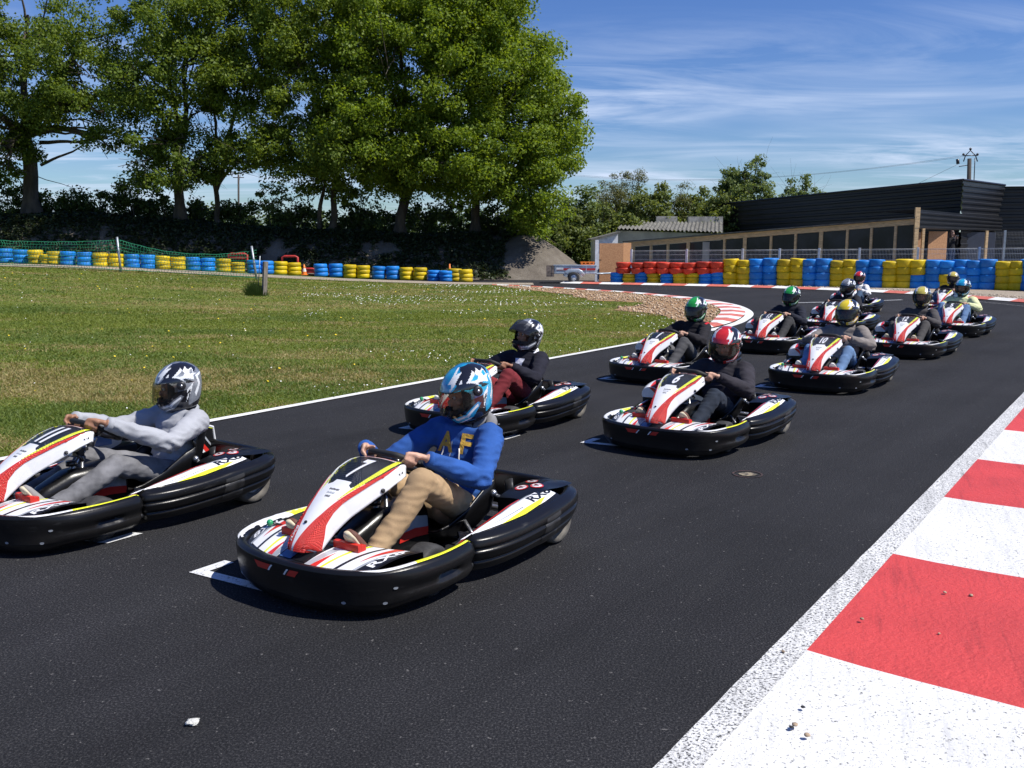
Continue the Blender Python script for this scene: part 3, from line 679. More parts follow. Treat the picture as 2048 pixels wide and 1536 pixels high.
def bush(label, cat, group, base, blobs, lm, dens=1.2, rc=.45, per=60, size=.085, stems=8, name='bush', bark=BARK2, aspect=.62):
    root = thing(name, label, cat, base, group=group); base = Vector(base); mb = MB()
    cl = crown_clumps(blobs, dens, rc)
    for i in range(stems):
        c_, r_ = blobs[i % len(blobs)]; d = Vector(rng.normal(0, 1, 3)).normalized()
        limb(mb, Vector((rng.normal(0, .15), rng.normal(0, .15), -.2)), Vector(c_) - base + Vector((d.x * r_[0], d.y * r_[1], abs(d.z) * r_[2])) * .8, .035, .008, bark, .05, 5, .3)
    mb.build('stems', root); V, F = leaves(cl, per, size, aspect=aspect); fast('foliage', V - np.array(base), F, [lm], root); return root
GB = 'bushes growing along the bank under the oaks'
BU = [(15, 395, 1.7, 1.3, 'dark bush left of the oldest oak trunk'), (140, 395, 1.3, 1.0, 'thin leafy bush just right of the oldest oak trunk'), (205, 415, 1.5, 1.1, 'dense bush between the oldest oak and the straight dark trunk, nearer the oldest'), (275, 390, 1.5, 1.3, 'taller bush between the oldest oak and the straight dark trunk'), (325, 420, 1.1, .9, 'low bush against the left of the straight dark trunk'),
      (405, 428, 1.0, .8, 'low bush between the straight dark trunk and the slim oak'), (480, 425, 1.3, .8, 'bush at the foot of the distant power pole'), (545, 390, .8, 1.2, 'small upright bush standing alone against the sky'), (590, 432, 1.3, .8, 'low spreading bush left of the twin stemmed oak'), (720, 420, 1.5, 1.1, 'bush between the twin stems and the leaning oak'), (745, 440, 1.4, .9, 'lower bush against the leaning oak trunk'), (860, 425, 1.6, 1.1, 'dark bush right of the leaning oak trunk'), (915, 435, 1.3, 1.0, 'bush left of the rightmost oak trunk'), (1000, 420, 1.5, 1.1, 'bush right of the rightmost oak trunk'), (1055, 435, 1.3, 1.2, 'bush at the right end of the oak shade')]
for px, py, rx, rz, lb in BU:
    p = AT(px, py, TD + .9); z = bankz(p.x, p.y)
    bush(lb, 'bush', GB, (p.x, p.y, z), [(tuple(p), (rx, 1.0, rz)), ((p.x + rng.normal(0, .3), p.y + .4, z + .6), (rx * 1.6, 1.0, .85))], L_BUSH if px != 545 else L_PALE, 1.9, .45, 75, .09)
GH = 'hedgerow shrubs and trees right of the oaks'
HB = [(1115, 455, 57, 1.6, 1.3, L_HEDGE, 'dark shrub where the hedgerow meets the right oak'), (1150, 425, 58, 1.5, 1.5, L_PALE, 'light green hedgerow shrub right of the oak crown'), (1205, 415, 60, 1.9, 1.7, L_GORSE, 'brownish hedgerow shrub with upright sprigs, left of the taller one'), (1245, 390, 62, 1.7, 2.0, L_GORSE, 'tallest brownish gorse bush with bare tips'), (1190, 455, 57, 1.7, 1.3, L_HEDGE, 'low leafy shrub above the grey mound'), (1290, 415, 60, 2.0, 1.5, L_HEDGE, 'dark green shrub behind the left end of the shed roof'), (1345, 408, 62, 1.7, 1.2, L_GORSE, 'brown topped shrub behind the shed roof'), (1390, 415, 62, 1.9, 1.3, L_HEDGE, 'shrub behind the concrete ridge blocks'), (1430, 425, 60, 1.5, 1.5, L_HEDGE, 'shrub beside the left edge of the black building'), (1235, 462, 57, 1.5, 1.1, L_HEDGE, 'low shrub between the mound and the shed')]
for px, py, d, rx, rz, lm, lb in HB:
    p = AT(px, py + 12, d); bush(lb, 'shrub', GH, (p.x, p.y, .2), [(tuple(p), (rx, 1.3, rz)), ((p.x, p.y - .3, p.z - rz * .9), (rx * 1.5, 1.5, rz * 1.15)), ((p.x + .8, p.y, p.z + rz * .7), (.6, .6, .8))], lm, 2.7, .5, 85, .095 if lm != L_GORSE else .085, 16, aspect=.62 if lm != L_GORSE else .25)
def bl2(px, py, d, rx, rz): return (tuple(AT(px, py, d)), (rx, rx, rz))
tree('ash_tree', 'leafy green tree with a pointed shoot, behind the left part of the black building', GH, (AT(1490, 490, 66).x, 66, .3), (0, 0, 0), 2.6, .16, [bl2(1490, 385, 66, 1.8, 1.5), bl2(1465, 360, 66, .9, 1.0), bl2(1515, 335, 66, .45, .9), bl2(1490, 355, 66, 1.0, .8), bl2(1530, 385, 66, .9, 1.2), bl2(1450, 410, 66, .9, 1.0), bl2(1475, 400, 66, 1.4, 1.3)], L_PALE, 2.6, .42, 80, .09, BARK2)
tree('ash_tree', 'sparse blue green tree rising over the black building roof', GH, (AT(1600, 490, 68).x, 68, .3), (0, 0, 0), 2.8, .14, [bl2(1598, 395, 68, 1.5, 1.0), bl2(1578, 368, 68, .35, .8), bl2(1612, 362, 68, .5, .7), bl2(1640, 392, 68, .7, .5)], L_PALE, 2.2, .36, 65, .09, BARK2)
# far fields' hedge beyond the bank
mb_ = []
for i, x in enumerate(np.arange(-62, 3, 5.0)): mb_.append(((x, 74 + 2 * math.sin(i * 2.2), 2.9), (4.4, 1.6, 1.25 + .4 * math.sin(i * 1.7))))
V, F = leaves(crown_clumps(mb_, 1.1, .8), 80, .15); tag(fast('far_hedgerow', V, F, [L_BUSH]), 'distant hedge mass seen low between the oak trunks', 'hedge', kind='stuff')

# dark ivy and undergrowth added over the bank in place of the oaks' shade
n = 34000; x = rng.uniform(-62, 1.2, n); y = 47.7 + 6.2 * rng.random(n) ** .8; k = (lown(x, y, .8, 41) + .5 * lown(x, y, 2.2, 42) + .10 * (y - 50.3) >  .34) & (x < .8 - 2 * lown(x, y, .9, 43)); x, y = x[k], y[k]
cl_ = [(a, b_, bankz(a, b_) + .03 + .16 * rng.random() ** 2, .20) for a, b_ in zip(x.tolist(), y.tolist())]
V, F = leaves(cl_, 5, .085, up=.9); tag(fast('undergrowth', V, F, [leafmat('shade_dark_ivy_leaves', (.016, .028, .010), (.045, .062, .022), .2)]), 'dark ivy and undergrowth added to darken the shaded bank below the oaks', 'undergrowth', kind='stuff')

# ================================================================== TYRE BARRIERS
def tyrepaint(name, c):
    m, t, b = nodes_of(name); co = objco(t); oi = t.nodes.new('ShaderNodeObjectInfo')
    v = mixc(t, 1.0, c, ramp(t, oi.outputs['Random'], [(0, .72), (1, 1.12)]), 'MULTIPLY'); va = t.nodes.new('ShaderNodeVectorMath'); va.operation = 'ADD'; t.links.new(co, va.inputs[0]); cb = t.nodes.new('ShaderNodeCombineXYZ'); t.links.new(mathn('MULTIPLY', oi.outputs['Random'], 40.0, tree=t), cb.inputs[0]); t.links.new(cb.outputs[0], va.inputs[1]); s_ = va.outputs[0]
    v = mixc(t, 1.0, v, ramp(t, nz(t, s_, 3.5, 6, .7), [(.3, .74), (.6, 1.05)]), 'MULTIPLY')
    v = mixc(t, ramp(t, nz(t, s_, 5.5, 7, .75), [(.665, 0.0), (.70, 1.0)]), v, (.022, .022, .024)); v = mixc(t, ramp(t, nz(t, s_, 2.0, 4), [(.5, 0.0), (.8, .18)]), v, (.22, .19, .14))
    t.links.new(v, b.inputs['Base Color']); b.inputs['Roughness'].default_value = .5; b.inputs['Specular IOR Level'].default_value = .3; b.inputs['Coat Weight'].default_value = .05; b.inputs['Coat Roughness'].default_value = .2; bumpn(t, b, nz(t, s_, 12, 5), .35, .02); return m
TYC = {'blue': tyrepaint('blue_tyre_paint', (.010, .21, .66)), 'yellow': tyrepaint('yellow_tyre_paint', (.64, .46, .006)), 'red': tyrepaint('red_tyre_paint', (.66, .055, .024))}
def tyre_mesh(r_, h, groove, seed, cone=0):
    mb = MB(); pr = [(r_ * .52, h * .10), (r_ * .74, 0), (r_ * (1 - groove), h * .03), (r_ * (1 - groove * .35), h * .16), (r_, h * .36), (r_ * 1.005, h * .55), (r_ * (1 - groove * .3), h * .84), (r_ * (1 - groove), h * .965), (r_ * .74, h), (r_ * .52, h * .9), (r_ * .5, h * .5), (r_ * .52, h * .1)]
    pr = [(a * (1 + cone * (b_ / h - .5)), b_) for a, b_ in pr]
    mb.lathe(pr, TYC['blue'], 32)
    mb.v = [tuple(Vector(v) * (1 + .022 * noise.noise(Vector(v) * 4 + Vector((seed, 0, 0))))) for v in mb.v]
    me = mb.build('tyre'); d = me.data; bpy.data.objects.remove(me); return d
TM = [tyre_mesh(.32, .205, .09, i * 7.1) for i in range(4)]; TW = [tyre_mesh(.335, .285, .05, 40 + i * 5.3, .05) for i in range(4)]; TRD = [tyre_mesh(.335, .26, .05, 80 + i * 4.1, .20) for i in range(3)]; TS = [tyre_mesh(.31, .165, .08, 110 + i * 3.7) for i in range(3)]
def stack(loc, meshes, n, col, label, group, z=0.0, tilt=(0, 0)):
    root = thing('tyre_stack', label, 'tyre stack', (loc[0], loc[1], loc[2] + z), rng.random() * 6.28, group); root.rotation_euler = (tilt[0], tilt[1], root.rotation_euler.z)
    zz_ = 0; sz = 1 + (rng.normal(0, .05) if meshes is not TM else rng.normal(0, .02))
    for i in range(n):
        me = meshes[int(rng.integers(len(meshes)))]; o = bpy.data.objects.new('tyre', me); COL.objects.link(o); o.parent = root
        o.location = (rng.normal(0, .010), rng.normal(0, .010), zz_); o.rotation_euler = (0, 0, rng.random() * 6.28); xy = 1 + rng.normal(0, .025 if meshes is not TM else .012); o.scale = (xy, xy, sz)
        zz_ += max(v.co.z for v in me.vertices) * .95 * sz
        if not o.data.materials: o.data.materials.append(TYC[col])
        o.material_slots[0].link = 'OBJECT'; o.material_slots[0].material = TYC[col]
    return zz_
ORD = ['first', 'second', 'third', 'fourth', 'fifth', 'sixth', 'seventh', 'eighth', 'ninth', 'tenth', 'eleventh', 'twelfth', 'thirteenth', 'fourteenth', 'fifteenth', 'sixteenth', 'seventeenth', 'eighteenth', 'nineteenth', 'twentieth']
def ordn(i): return ORD[i] if i < 20 else 'twenty ' + ORD[i - 20]
LROW = 'b25 b90 y157 y203 y236 b292 b365 y432 y498 b567 b633 y697 y763 b824 b888 y954 y1017 b1085 b1140 y1197 y1257 b1370 b1435 y1493 y1551 b1615 b1677 y1736 y1793 b1852 b1903 y1940 y1988'.split()
CN = {'b': 'blue', 'y': 'yellow', 'r': 'red'}
cnt = {'b': 0, 'y': 0}
for i, s in enumerate(LROW):
    px = float(s[1:]) / 2.1333; k = s[0]; p = GT(px, 525.5 + 40 * px / 948)
    short = s in ('y203', 'y1017', 'b1852', 'b1903'); 
    if s in ('y1940',): p.y += .45
    stack(p, TS if short else TM, 3, CN[k], f'{CN[k]} tyre stack, {ordn(cnt[k])} {CN[k]} one from left in the low grass barrier', 'tyre stacks in the low row', .0, (rng.normal(0, .02), rng.normal(0, .02)))
    cnt[k] += 1
WA, WB = G(1222, 566.5), G(2075, 581.5)
def onwall(px, A, B, c_=COSP):
    k = (px - 1024) / FPX * c_; d = B - A      # plan point of line AB seen at this column
    t_ = (k * A.y - A.x) / (d.x - k * d.y); return A + d * t_
LOW = 'b395 y445 b495 y543 b598 y650 y703 b755 b805 y856 y910 b960 b1015 y1072 y1124 b1175 b1228 y1287 y1338 b1388 b1442 y1500 y1555 b1613 b1675 y1730 b1785 b1835 b1895 y1958 y2010 b2062'.split()
UPP = 'r420 r480 r531 r584 r636 r690 r745 r801 y856 y910 b960 b1015 y1072 y1124 b1175 b1228 y1287 y1338 b1388 b1442 y1500 y1555 y1613 b1675 b1730 b1785 b1835 b1895 y1958 y2010 b2062'.split()
tops = {}; cnt = {}
for s in LOW:
    px = 1040 + float(s[1:]) / 2.032; k = s[0]; p = onwall(px, WA, WB, .9955); left = float(s[1:]) < 830; cnt[k] = cnt.get(k, 0) + 1
    tops[s[1:]] = stack(p, TS if left else TW, 3 if left else 2, CN[k], f'{ordn(cnt[k] - 1)} {CN[k]} tyre stack from left, bottom row of the high wall', 'bottom row of the high tyre wall', 0, (0, 0)); 
cnt = {}
for s in UPP:
    px = 1040 + float(s[1:]) / 2.032; k = s[0]; p = onwall(px, WA, WB, .9955); cnt[k] = cnt.get(k, 0) + 1; z = tops.get(s[1:], .44)
    stack(p, TRD if k == 'r' else TW, 2, CN[k], f'{ordn(cnt[k] - 1)} {CN[k]} tyre stack from left, upper row of the high wall', 'upper row of the high tyre wall', z + .006, (rng.normal(0, .022), rng.normal(0, .022)))

# ================================================================== LEFT FENCE AND BITS BEHIND THE LOW ROW
GALV = mat('galvanised_steel', (.30, .33, .36), .45, metal=.6, var=.15, vscale=12); NETM = mat('green_netting', (.015, .22, .11), .6)
WOODG = mat('grey_weathered_wood', (.24, .21, .18), .9, vscale=5, col2=(.12, .105, .09), stretch=(8, 8, .6), bump=.5, bscale=20)
def at_ground(px, Y): x = (px - 1024) / FPX * COSP * Y; return Vector((x, Y, terrain(x, Y)))
nf = thing('netting_fence', 'sagging green netting fence on two grey poles along the infield', 'fence', at_ground(240, 38)); o0 = Vector(nf.location)
p1 = at_ground(239, 38); p2 = at_ground(512, 38); p0 = at_ground(-60, 38)
for p, tp in ((p1, AT(234, 474, 38)), (p2, AT(503, 492, 38)), (p0, AT(-66, 470, 38))):
    mb = MB(); mb.tube([p - o0 - Vector((0, 0, .2)), tp - o0], .045, GALV, 10); mb.build('post', nf)
mb = MB()
def nettop(x):   # sagging upper edge between the poles
    for a, za, c_, zc in ((p0, AT(0, 477, 38).z, p1, AT(0, 480, 38).z), (p1, AT(0, 480, 38).z, p2, AT(0, 500, 38).z)):
        if x <= c_.x + 1e-6: t_ = (x - a.x) / (c_.x - a.x); return za + (zc - za) * t_ - (.10 if c_ is p1 else .34) * 4 * t_ * (1 - t_)
    return zc
xs_ = np.linspace(p0.x, p2.x, 100); rows = 9
for j in range(rows + 1):
    pts = []
    for x in xs_: g_ = terrain(x, 38) + .10; pts.append(Vector((x, 38 + .05 * math.sin(x * 1.3 + j), g_ + (nettop(x) - g_) * j / rows + .02 * noise.noise(Vector((x * 2, j, 0))))) - o0)
    mb.tube(pts, .014 if j in (0, rows) else .009, NETM, 3)
for i in range(99):
    x = xs_[i]; g_ = terrain(x, 38) + .10; mb.tube([Vector((x + .04 * math.sin(k * 2 + i), 38, g_ + (nettop(x) - g_) * k / rows)) - o0 for k in range(rows + 1)], .008, NETM, 3)
mb.build('net', nf)
wp = thing('wooden_post', 'leaning weathered wooden post with a clump of long grass at its foot', 'post', GT(528, 592)); q = Vector(wp.location); mb = MB()
mb.tube([Vector((0, 0, -.1)), AT(531, 523, q.y) - q], [(.13, .085)] * 2, WOODG, 4); mb.build('stake', wp, smooth=False)
mb = MB(); mb.tube([Vector((-.22, .1, 0)), AT(520, 512, q.y) - q], .014, GALV, 6); mb.build('wire_stay', wp)
n = 700; a_ = rng.normal(0, .13, n) - .22; b_ = rng.normal(0, .12, n); hh = rng.uniform(.15, .55, n) * np.exp(-(a_ + .22) ** 2 * 9); z0 = q.z
V = np.stack([np.stack([q.x + a_ - .012, q.y + b_, 0 * a_ + z0], 1), np.stack([q.x + a_ + .012, q.y + b_, 0 * a_ + z0], 1), np.stack([q.x + a_ * 1.5 + rng.normal(0, .06, n), q.y + b_ * 1.3, z0 + hh], 1)], 1).reshape(-1, 3)
tag(fast('long_grass', V, np.arange(3 * n).reshape(-1, 3), [leafmat('long_grass_blade', (.03, .06, .01), (.09, .14, .03), .3)]), 'dark clump of long grass at the foot of the leaning wooden post', 'grass', kind='stuff')
REDP = mat('red_plastic', (.42, .03, .025), .5); WHP = mat('white_plastic', (.7, .7, .68), .5); ORP = mat('orange_plastic', (.70, .17, .015), .45)
def red_barrier(px, py, d, label, w_=.9, h_=.5, loop=True):
    p = AT(px, py, d); r_ = thing('plastic_barrier', label, 'barrier', p, group='red plastic barriers behind the low tyre row'); mb = MB()
    mb.tube([(-w_ / 2, 0, -.6), (-w_ / 2, 0, h_ * .4), (-w_ / 2 + .12, 0, h_ * .5), (w_ / 2 - .12, 0, h_ * .5), (w_ / 2, 0, h_ * .4), (w_ / 2, 0, -.6)], .06, REDP, 8)
    if loop: mb.box((0, 0, h_ * .12), (w_ - .1, .05, .14), REDP, bev=.015)
    mb.build('barrier_body', r_)
red_barrier(476, 518, 47, 'red plastic barrier rail showing over the yellow stacks left of the leaning post'); red_barrier(580, 522, 47, 'red plastic loop barrier right of the leaning post', .75, .45, False); red_barrier(618, 545, 46.6, 'squat dark red barrier in the gap between yellow and blue stacks', .6, .35)
def cone(px, py, d, label, h_=.5):
    p = GT(px, py); p = at_ground(px, d); r_ = thing('traffic_cone', label, 'traffic cone', p, group='traffic cones behind the low tyre row'); mb = MB()
    mb.box((0, 0, .02), (.3, .3, .04), ORP, bev=.01); mb.lathe([(.125, .04), (.095, .17)], ORP, 20); mb.lathe([(.095, .17), (.065, .32)], WHP, 20); mb.lathe([(.065, .32), (.03, h_), (0, h_ + .005)], ORP, 20); mb.build('cone_body', r_)
cone(607, 552, 44.6, 'traffic cone in the gap between yellow and blue stacks'); cone(899, 540, 47.6, 'traffic cone behind the last blue and yellow stacks', .75)

# ================================================================== BUILDINGS ON THE RIGHT
BLK = mat('black_metal_cladding', (.0075, .008, .010), .42, spec=.5, var=.2, vscale=1.5); BLK2 = mat('black_metal_trim', (.012, .012, .014), .4)
PINE = mat('new_pine_wood', (.58, .40, .21), .7, vscale=4, var=.18, stretch=(1, 1, 6)); OSB = mat('orange_board', (.40, .215, .105), .8, vscale=18, col2=(.30, .15, .07)); GLS = mat('dark_window_glass', (.020, .023, .030), .12, spec=.25, var=.4, vscale=.6)
ROOFC = mat('corrugated_fibre_cement', (.17, .165, .145), .9, vscale=2.2, col2=(.085, .082, .072), bump=.4, bscale=18); PLAST = mat('pale_render', (.36, .345, .31), .9, vscale=1.2, var=.12); WHM = mat('white_painted_metal', (.74, .75, .76), .45); CONC = mat('old_concrete', (.33, .32, .30), .9, vscale=3, var=.25)
def ribwall(mb, A, B, z0, zA, zB, m, pitch=.22, dep=.035, out=None, skewB=0.0):
    """Horizontal ribbed metal sheet from plan point A to B; skewB slants the far end."""
    A, B = Vector((A[0], A[1], 0)), Vector((B[0], B[1], 0)); d = (B - A).normalized(); nrm = Vector((d.y, -d.x, 0)) if out is None else out
    n = max(2, int((max(zA, zB) - z0) / pitch)); prof = []
    for i in range(n):
        for f_, o_ in ((0, 0), (.12, 1), (.42, 1), (.54, 0)): prof.append(((i + f_) / n, o_ * dep))
    prof.append((1, 0)); vs = []
    for t_, o_ in prof:
        vs += [A + nrm * o_ + Vector((0, 0, z0 + (zA - z0) * t_)), B + d * (-skewB * (1 - t_)) + nrm * o_ + Vector((0, 0, z0 + (zB - z0) * t_))]
    mb.add(vs, [(2 * i, 2 * i + 1, 2 * i + 3, 2 * i + 2) for i in range(len(prof) - 1)], m)
Cc = AT(1926, 360, 44.5); Dd = AT(1445, 408, 60); Ee = AT(2010, 371, 48.5); zC, zD = Cc.z, Dd.z
bb = thing('black_building', 'long black ribbed metal building with a slanted right corner', 'building', (Cc.x, Cc.y, 0)); O_ = Vector(bb.location)
def L3(v, z=None): return Vector((v[0] - O_.x, v[1] - O_.y, v[2] if z is None else z))
mb = MB(); ribwall(mb, L3(Dd), L3(Cc), 0, zD, zC, BLK, .3, .04); mb.build('front_wall', bb, smooth=False)
mb = MB(); ribwall(mb, L3(Cc), L3(Ee), 2.25, zC - .02, zC - .02, BLK, .24, .05, skewB=1.05); ribwall(mb, L3(Cc) + Vector((.12, .1, 0)), L3(Ee) + Vector((-.9, -.6, 0)), 0, 2.25, 2.25, BLK, .3, .03); mb.build('corner_wall', bb, smooth=False)
Ff = Vector((40, 44.0, 0)); mb = MB(); e2 = L3(Ee) + Vector((-.15, .35, 0)); ribwall(mb, e2, L3(Ff), 0, zC - .05, zC - .1, BLK, .3, .04); mb.build('side_wall', bb, smooth=False)
mb = MB(); mb.add([L3(Dd, zD - .03), L3(Cc, zC - .03), L3(Ee, zC - .05), L3(Ff, zC - .15), L3((45, 75, 0), zC - .1), L3((Dd.x + 3, 80, 0), zD)], [(0, 1, 2, 3, 4, 5)], BLK2)
for a, c_, za, zc in ((Dd, Cc, zD, zC), (Cc, Ee, zC, zC)):
    mb.tube([L3(a, za + .01), L3(c_, zc + .01)], .06, BLK2, 6)
mb.build('roof', bb, smooth=False)
ca = Vector(((1832 - 1024) / FPX * COSP * 41, 41, 0)); cb = Vector((24.2, 47.6, 0))
mb = MB(); ribwall(mb, L3(ca), L3(cb), 2.38, 3.2, 3.04, BLK, .2, .05); mb.add([L3(ca, 3.2), L3(cb, 3.04), L3(cb, 3.04) + Vector((-.9, .9, 0)), L3(ca, 3.2) + Vector((-.4, 3.2, 0))], [(0, 1, 2, 3)], BLK2); mb.build('canopy', bb, smooth=False)
# glazed lean-to in front
LA = AT(1250, 485, 49.5); LB = AT(1831, 437, 41); lt = thing('glazed_lean_to', 'low glazed lean-to with pale pine posts in front of the black building', 'lean-to', (LB.x, LB.y, 0)); O2 = Vector(lt.location)
wl = (LB - LA).to_2d().normalized(); wl = Vector((wl.x, wl.y, 0)); wn = Vector((wl.y, -wl.x, 0))
def LW(px, dz=0, off=0):
    p = onwall(px, Vector((LA.x, LA.y, 0)), Vector((LB.x, LB.y, 0))); py = 485 - (px - 1250) * .0826; z = AT(px, py, p.y).z; return Vector((p.x - O2.x, p.y - O2.y, z + dz)) + wn * off
mb = MB()
def beam(mb, a, c_, h_, th, m): 
    q = wn * th; mb.add([a, c_, c_ - Vector((0, 0, h_)), a - Vector((0, 0, h_)), a - q, c_ - q, c_ - q - Vector((0, 0, h_)), a - q - Vector((0, 0, h_))], [(0, 1, 2, 3), (7, 6, 5, 4), (4, 5, 1, 0), (3, 2, 6, 7), (0, 3, 7, 4), (1, 5, 6, 2)], m)
beam(mb, LW(1256), LW(1830), .24, .12, PINE); mb.build('top_beam', lt, smooth=False)
mb = MB(); a, c_ = LW(1248, .07, .16), LW(1832, .07, .16); bk = Vector((.2, 1.6, -.06)); mb.add([a, c_, c_ + bk, a + bk, a - Vector((0, 0, .05)), c_ - Vector((0, 0, .05))], [(0, 1, 2, 3), (4, 5, 1, 0)], ROOFC); mb.build('roof_sheet', lt, smooth=False)
posts = [1266, 1301, 1335, 1376, 1448, 1489, 1541, 1590, 1641, 1693, 1741, 1789, 1829]
for i, px in enumerate(posts):
    mb = MB(); w_ = .17 if px in (1376, 1489, 1641) else .10; c_ = LW(px, -.24, -.06); mb.box((c_.x, c_.y, c_.z / 2), (w_, .11, c_.z - .004), PINE, rz=math.atan2(wl.y, wl.x)); mb.build('post', lt, smooth=False)
for a, c_ in zip(posts, posts[1:]):
    mb = MB(); u, v = LW(a + 3, -.26, -.07), LW(c_ - 3, -.26, -.07); mb.add([u, v, Vector((v.x, v.y, .25)), Vector((u.x, u.y, .25))], [(0, 1, 2, 3)], GLS); mb.build('window_pane', lt, smooth=False)
mb = MB(); u, v = LW(1256, -.1, -.5), LW(1830, -.1, -.5); 
for k in (1.1,): mb.tube([LW(1610, -1.05, -.2), LW(1708, -1.15, -.2)], .03, PINE, 6)
mb.build('inner_rail', lt)
mb = MB(); c_ = LW(1412, -.3, -.03); mb.box((c_.x, c_.y, c_.z / 2), (.36, .06, c_.z), PLAST, rz=math.atan2(wl.y, wl.x)); mb.build('pale_pillar', lt, smooth=False)
mb = MB(); a = Vector((LB.x - O2.x, LB.y - O2.y, 0)); mb.box((a.x + .02, a.y - .1, 1.45), (.17, .12, 2.9), PINE); mb.box((a.x + .02, a.y - .12, 2.85), (.2, .1, .85), PINE); mb.build('corner_post', lt, smooth=False)
def board(px0, px1, d0, d1, z0, z1, m, label, cat='board panel', name='board_panel', group='orange board panels', th=.03):
    a = Vector(((px0 - 1024) / FPX * COSP * d0, d0, 0)); c_ = Vector(((px1 - 1024) / FPX * COSP * d1, d1, 0)); mid = (a + c_) / 2; mb = MB(); d = c_ - a
    mb.box((0, 0, (z0 + z1) / 2), (d.length, th, z1 - z0), m, rz=math.atan2(d.y, d.x)); o = mb.build(name, smooth=False, loc=mid); tag(o, label, cat, group); return o
board(1199, 1246, 45, 45.3, 0, 1.78, OSB, 'orange board door leaf beside the white gate post and trailer'); board(1246, 1262, 45.3, 46.4, 0, 1.8, OSB, 'narrow orange board return at the left end of the lean-to')
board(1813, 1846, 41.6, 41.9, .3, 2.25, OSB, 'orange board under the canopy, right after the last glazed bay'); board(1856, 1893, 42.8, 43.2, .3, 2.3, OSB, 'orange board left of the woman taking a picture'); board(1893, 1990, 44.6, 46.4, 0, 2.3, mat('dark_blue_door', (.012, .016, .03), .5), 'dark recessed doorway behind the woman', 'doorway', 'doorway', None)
def woodpost(px, d, z1, label): x = (px - 1024) / FPX * COSP * d; mb = MB(); mb.box((0, 0, z1 / 2), (.11, .11, z1), PINE); tag(mb.build('timber_post', smooth=False, loc=(x, d, 0)), label, 'post', 'timber posts under the canopy')
woodpost(1845, 41.2, 2.4, 'pine post between the two orange boards under the canopy'); woodpost(1972, 44, 2.35, 'pine post right of the woman under the canopy')
p = AT(1194, 480, 44.9); gp = thing('gate_post', 'white steel gate post behind the trailer', 'gate post', (p.x, p.y, 0)); mb = MB(); mb.box((0, 0, p.z / 2), (.16, .1, p.z), WHM); mb.build('upright', gp, smooth=False); mb = MB(); mb.box((.16, .02, 1.0), (.12, .03, .04), BLK2); mb.box((.10, 0, .35), (.05, .14, .5), BLK2); mb.build('latch', gp, smooth=False)
# old shed with the corrugated roof
sh = thing('old_shed', 'old pale shed with a mossy corrugated roof and concrete ridge blocks', 'shed', (AT(1340, 490, 57).x, 57, 0)); O3 = Vector(sh.location)
e0, e1, t0, t1 = AT(1233, 457, 54.5), AT(1446, 464, 53.5), AT(1249, 444, 58.5), AT(1446, 444, 58)
mb = MB(); nx = 150
vs = []
for i in range(nx + 1):
    k = i / nx; wv = .045 * math.sin(k * 26 * 2 * math.pi); a, c_ = e0.lerp(e1, k), t0.lerp(t1, k); vs += [a - O3 + Vector((0, 0, wv)), c_ - O3 + Vector((0, 0, wv))]
mb.add(vs, [(2 * i, 2 * i + 2, 2 * i + 3, 2 * i + 1) for i in range(nx)], ROOFC); mb.build('roof', sh)
for a, c_, y0, y1 in ((1313, 1355, 432.5, 445.5), (1377, 1446, 433, 446)):
    u, v = AT(a, y0, 58.6), AT(c_, y1, 58.6); mb = MB(); mb.box(((u.x + v.x) / 2 - O3.x, 58.9 - O3.y, (u.z + v.z) / 2), (v.x - u.x, .5, u.z - v.z), CONC); mb.build('ridge_block', sh, smooth=False)
mb = MB(); u, v = e0 - O3, e1 - O3; bk = Vector((0, .45, -.1)); mb.add([u + bk, v + bk, Vector((v.x, v.y + .45, 0)), Vector((u.x, u.y + .45, 0)), Vector((u.x, u.y + .45, 0)), u + bk, t0 - O3 + Vector((0, 0, -.1)), Vector((t0.x - O3.x, t0.y - O3.y, 0))], [(0, 1, 2, 3), (4, 5, 6, 7)], PLAST); mb.build('wall', sh, smooth=False)
ws = thing('white_store', 'small white store with a sloping roof edge left of the shed', 'store', (AT(1215, 490, 51).x, 51, 0)); O4 = Vector(ws.location); mb = MB()
a, c_, d, e = AT(1191, 478, 51), AT(1236, 465, 51), AT(1236, 520, 51), AT(1191, 520, 51); a2 = [q - O4 for q in (a, c_, Vector((d.x, d.y, 0)), Vector((e.x, e.y, 0)))]; mb.add(a2 + [q + Vector((0, 3, 0)) for q in a2], [(0, 1, 2, 3), (0, 4, 5, 1), (1, 5, 6, 2), (3, 7, 4, 0)], WHM); mb.build('wall', ws, smooth=False)
mb = MB(); mb.add([a2[0] + Vector((-.25, -.25, 0)), a2[1] + Vector((.1, -.25, .06)), a2[1] + Vector((.1, 3, .06)), a2[0] + Vector((-.25, 3, 0)), a2[0] + Vector((-.25, -.25, -.07)), a2[1] + Vector((.1, -.25, -.01))], [(0, 1, 2, 3), (4, 5, 1, 0)], ROOFC); mb.build('roof', ws, smooth=False)
# terrace floor behind the tyre wall
mt = mat('terrace_concrete', (.30, .29, .27), .9, vscale=1.5)
mb = MB(); a = beside([WA, WB], 2.6); q = [a[0] + Vector((9, -3.5, 0)), a[1] + Vector((14, -6, 0)), Vector((40, 52, 0)), Vector((13, 52, 0))]; mb.add([v + Vector((0, 0, .62)) for v in q] + [v for v in q], [(0, 1, 2, 3), (4, 5, 1, 0), (7, 4, 0, 3)], mt); tag(mb.build('terrace', smooth=False), kind='structure')
